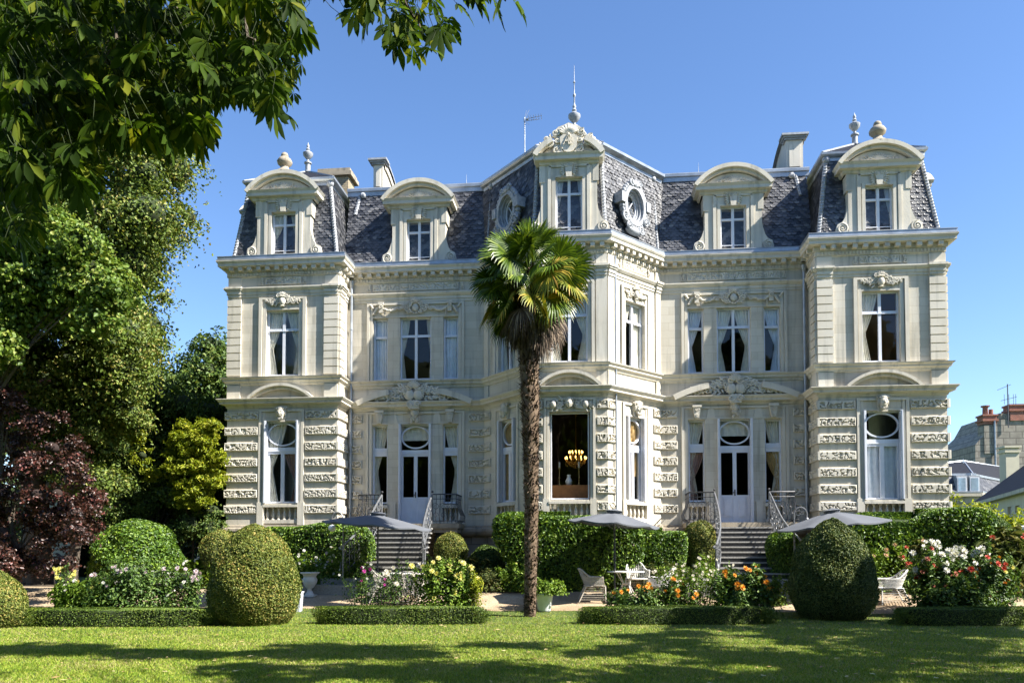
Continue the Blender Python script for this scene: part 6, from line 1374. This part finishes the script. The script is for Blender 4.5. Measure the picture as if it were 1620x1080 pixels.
# ================================================================ trees outside the view that shade the lawn and show in the panes
def big(x, y, z, r_, n, seed, label, m='mid', group=None, sp=1.0, cnt=16, core=.6, gap=.3, size=.3):
    g = random.Random(seed); pf = [(x+g.uniform(-1, 1)*r_*sp, y+g.uniform(-1, 1)*r_*sp, z+g.uniform(-.7, .7)*r_, r_*g.uniform(.3, .5)) for _ in range(cnt)]
    tree('park_tree', label, 'tree', pf, (x, y, 0), .35, n, size, m, seed, group=group, core=core, gap=gap)
def shade(x, y, z, r_, n, seed, label, base, cnt=14, gap=.6, size=.26, core=.5):
    g = random.Random(seed); pf = [(x+g.uniform(-1, 1)*r_, y+g.uniform(-1, 1)*r_*.8, z+g.uniform(-.5, .5)*r_*.7, r_*g.uniform(.16, .38)) for _ in range(cnt)]
    tree('park_tree', label, 'tree', pf, base, .09, n, size, 'mid', seed, core=core, gap=gap, thick=.9)
shade(14.6, -11.6, 8.0, 2.9, 8000, 201, 'park tree outside the view whose shade falls on the dark yew', (15.5, -12, 0), 18)
shade(17.5, -15.5, 8.5, 3.0, 6000, 202, 'park tree outside the view to the right of the lawn', (18, -16, 0))
shade(13.5, -18.0, 9.5, 3.0, 6000, 203, 'park tree outside the view shading the near right lawn', (15, -20, 0), 16)
shade(9.0, -18.6, 10.6, 2.6, 4200, 205, 'park tree outside the view whose boughs shade the middle of the lawn', (12, -25, 0), 11)
shade(4.6, -18.8, 10.8, 2.4, 3600, 206, 'park tree beside the photographer whose high boughs shade the left lawn', (7, -29, 0), 10)
shade(11.5, -14.6, 8.6, 1.9, 2400, 207, 'slender park tree outside the view at the right edge of the lawn', (13.5, -15, 0), 9)
for i in range(13):
    x = -36+6*i; big(x, -47-4*(i % 2), 11.5+2.5*math.sin(i*2.4), 9, 5200, 220+i, 'dark park tree in the row behind the photographer', 'dark', sp=.8, cnt=15, core=.8, gap=.1, size=.75, group='trees behind the photographer')

# ================================================================ neighbouring houses at the far right
M['tuffeau'] = stone_mat('old_limestone_wall', (.50, .46, .38), dirt=.45); M['tan'] = plain('cream_render', (.52, .48, .36), .9, var=.08, scale=1.5)


def Q(px, py, Y): p = at(px, py, Y); return p.x, p.z
def facade(pa, Ya, pb, Yb):
    """frame standing on the line between two places, and a function giving (u,z) for a place of the photograph"""
    a, b = at(pa, 800, Ya), at(pb, 800, Yb); F = Fr(a.x, Ya, b.x-a.x, Yb-Ya); n = Vector((F.uy, -F.ux, 0))
    def uz(px, py):
        d = ray(px, py); o = Vector((CX, -DIST, EYE)); t = (Vector((a.x, Ya, 0))-o).dot(n)/d.dot(n); p = o+d*t; return ((p.x-a.x)*F.ux+(p.y-Ya)*F.uy, p.z)
    return F, uz, math.dist(a[:2], b[:2])
h1 = thing('neighbour_house', 'grey slate mansard house with two dormer windows behind the right corner of the mansion', 'house', (0, 0, 0))
FA, ua, LA = facade(1480, 40, 1547, 40); FBn, ub, LB = facade(1547, 40, 1600, 47); zc = ua(1540, 778)[1]; ze = ua(1540, 749)[1]
for F, L_, n_ in ((FA, LA, 0), (FBn, LB, 1)):
    mb = MB(); mb.box(F, 0, L_, 0, zc-.9, -.3, 0); obj('wall', mb, M['tan'], h1)
    mb = MB(); mb.box(F, -.1, L_+.1, zc-.9, zc-.5, -.3, .12); mb.box(F, -.2, L_+.2, zc-.35, zc-.05, -.3, .4); mb.box(F, -.1, L_+.1, zc-.5, zc-.35, -.3, .2); obj('cornice', mb, M['tuffeau'], h1)
    mb = MB(); a_, b_ = (Vector(F.p(u, zc, .2)) for u in (0, L_)); c_, d_ = (Vector(F.p(u, ze, -.55)) for u in (L_, 0)); slates(mb, a_, b_, c_, d_, .3, .2); obj('roof', mb, M['slate'], h1)
    mb = MB(); mb.box(F, -.1, L_+.1, ze-.1, ze+.08, -.75, -.4); mb.box(F, -.1, L_+.1, zc-.05, zc+.05, -.3, .42); obj('gutter', mb, M['zinc'], h1)
C0 = Vector(FA.p(0, ze, -.6)); C1 = Vector(FA.p(LA, ze, -.6)); C2 = Vector(FBn.p(LB, ze, -.6)); rg = ua(1562, 730); R1 = Vector((C1.x+1.0, C1.y+4, ze+1.5)); R0 = Vector((C0.x, C0.y+4, ze+1.1)); R2 = Vector((C2.x+2, C2.y+4, ze+1.6))
mb = MB(); mb.add([tuple(q) for q in (C0, C1, R1, R0, C2, R2)], [(0, 1, 2, 3), (1, 4, 5, 2)]); obj('upper_roof', mb, M['slateflat'], h1)
mb = MB(); mb.tube([R0, R1, R2], .07, 5); mb.tube([C1, R1], .06, 5); obj('ridge', mb, M['zinc'], h1)
for px in (1521, 1541):
    u0_, zt = ua(px-7, 756); u1_, zb = ua(px+5, 778); zb += .1; mb = MB(); mb.box(FA, u0_-.14, u1_+.14, zb-.15, zt+.2, -.7, .2); dm = obj('dormer', mb, M['lead'], h1)
    mb = MB(); mb.box(FA, u0_-.06, u1_+.06, zb-.05, zt+.06, .2, .23); w_ = obj('window', mb, M['white'], dm); mb = MB(); mb.poly(FA, [(u0_, zb, .238), (u1_, zb, .238), (u1_, zt, .238), (u0_, zt, .238)]); obj('pane', mb, plain('far_window_pane', (.35, .45, .55), .15, .4), dm)
mb = MB(); u, z = Q(1524, 733, 44); mb.lathe((u, 44, z-.9), [(.08, 0), (.05, .8), (.1, .9), (.02, 1.3)], 6); obj('finial', mb, M['zinc'], h1)
h2 = thing('neighbour_house', 'low cream building with dark slate roof and small square openings at the right edge', 'house', (0, 0, 0))
F2, u2, L2 = facade(1548, 34, 1650, 17); zt = u2(1549, 795)[1]
hs_ = [(u2(a_, 810)[0], u2(b_, 810)[0], u2((a_+b_)/2, d_)[1], u2((a_+b_)/2, c_)[1]) for a_, b_, c_, d_ in ((1557, 1562, 805, 818), (1570, 1575, 803, 817), (1594, 1600, 801, 824), (1606, 1613, 799, 810))]
mb = MB(); wall(mb, F2, 0, L2, 0, zt, hs_, .3); mb.box(Fr(F2.x, F2.y, 1, .2), 0, 4, 0, zt, -.3, -.02); obj('wall', mb, M['tan'], h2)
for a_, b_, c_, d_ in hs_: mb = MB(); mb.box(F2, a_, b_, c_, d_, -.3, -.12); obj('shutter', mb, plain('old_shutter', (.3, .28, .24), .8), h2)
mb = MB(); mb.poly(F2, [(-.3, zt+.02, .35), (L2, zt+.02, .35), (L2, zt+2.6, -2.9), (-.3, zt+2.6, -2.9)]); mb.poly(F2, [(-.3, zt-.1, .3), (-.3, zt+2.5, -2.9), (-.3, zt-.1, -6)]); obj('roof', mb, M['slateflat'], h2)
mb = MB(); mb.box(F2, -.35, L2, zt-.22, zt, .0, .4); obj('gutter', mb, M['tuffeau'], h2)
mb = MB(); FC = Fr(0, 36); x0_, zt_ = Q(1591, 708, 36); x1_, _ = Q(1612, 708, 36); mb.box(FC, x0_, x1_, 3, zt_, -1.0, 0); c_ = obj('chimney', mb, M['tan'], h2, 'tall cream chimney stack'); mb = MB(); mb.box(FC, x0_-.1, x1_+.1, zt_-.35, zt_-.2, -1.1, .1); mb.box(FC, x0_-.14, x1_+.14, zt_, zt_+.14, -1.15, .14); obj('chimney_cap', mb, M['tan'], c_)
Y3 = 52.0; M['gable'] = brick_mat('weathered_gable_stone', (.33, .30, .25), (.27, .25, .21), (.17, .155, .13), 1.1, .6, .05)
h3 = thing('neighbour_house', 'tall old stone gable wall with red brick chimneys at the right edge', 'house', (0, 0, 0)); F4 = Fr(0, Y3)
pts = [Q(*q, Y3) for q in [(1543, 830), (1760, 830), (1760, 700), (1640, 664), (1594, 654), (1582, 653), (1569, 676), (1555, 689), (1543, 703)]]; mb = MB(); mb.prism(F4, pts, -8, 0); obj('wall', mb, M['gable'], h3)
mb = MB(); x0_, z0_ = Q(1556, 672, Y3); x1_, z1_ = Q(1575, 700, Y3); mb.box(F4, x0_, x1_, z1_-1, z0_, -1.2, .1); obj('chimney_stack', mb, M['gable'], h3)
for a_, b_, t_, bb in ((1555, 1576, 658, 662), (1597, 1645, 642, 656)):
    x0_, z0_ = Q(a_, t_, Y3); x1_, z1_ = Q(b_, bb, Y3); mb = MB(); mb.box(F4, x0_, x1_, z1_-.5, z0_, -1.2, .12); c_ = obj('chimney', mb, M['redbrick'], h3, 'red brick chimney'); mb = MB(); mb.box(F4, x0_-.12, x1_+.12, z0_-.5, z0_-.3, -1.3, .22); mb.box(F4, x0_-.1, x1_+.1, z0_, z0_+.15, -1.28, .2); obj('chimney_cap', mb, M['redbrick'], c_)
x0_, z0_ = Q(1563, 658, Y3); mb = MB(); mb.lathe((x0_, Y3+.5, z0_), [(.28, 0), (.24, .9), (.4, .95), (.4, 1.05)], 8); mb.lathe((x0_+.5, Y3+.5, z0_-.2), [(.2, 0), (.2, .9)], 8); obj('chimney_pot', mb, M['redbrick'], h3)
x0_, z0_ = Q(1592, 608, Y3); z1_ = Q(1592, 660, Y3)[1]; mb = MB(); mb.tube([(x0_, Y3-.2, z1_-1), (x0_, Y3-.2, z0_)], .05, 5); mb.tube([(x0_-.9, Y3-.2, z0_-.55), (x0_+.3, Y3-.2, z0_-.05)], .03, 4); mb.tube([(x0_-.6, Y3-.2, z0_-1.55), (x0_+.8, Y3-.2, z0_-1.2)], .03, 4)
for q in (-.3, .1, .5, .7): mb.tube([(x0_+q, Y3-.2, z0_-1.9), (x0_+q, Y3-.2, z0_-.95)], .02, 4)
obj('television_aerial', mb, M['darkiron'], h3)
x0_, z0_ = Q(1572, 665, Y3); x1_, z1_ = Q(1571, 780, Y3); mb = MB(); mb.tube([(x0_, Y3-.15, z0_), (x0_, Y3-.15, z1_)], .09, 6); obj('drainpipe', mb, M['zinc'], h3)
# white wall glimpsed between the bushes at far left
p = at(110, 800, 6.5); mb = MB(); mb.box(Fr(p.x-1.2, 5.2), 0, 2.3, .4, p.z+.1, -.3, 0); tag(obj('garden_wall', mb, M['tan']), 'pale wall glimpsed behind the purple bush at far left', 'wall')
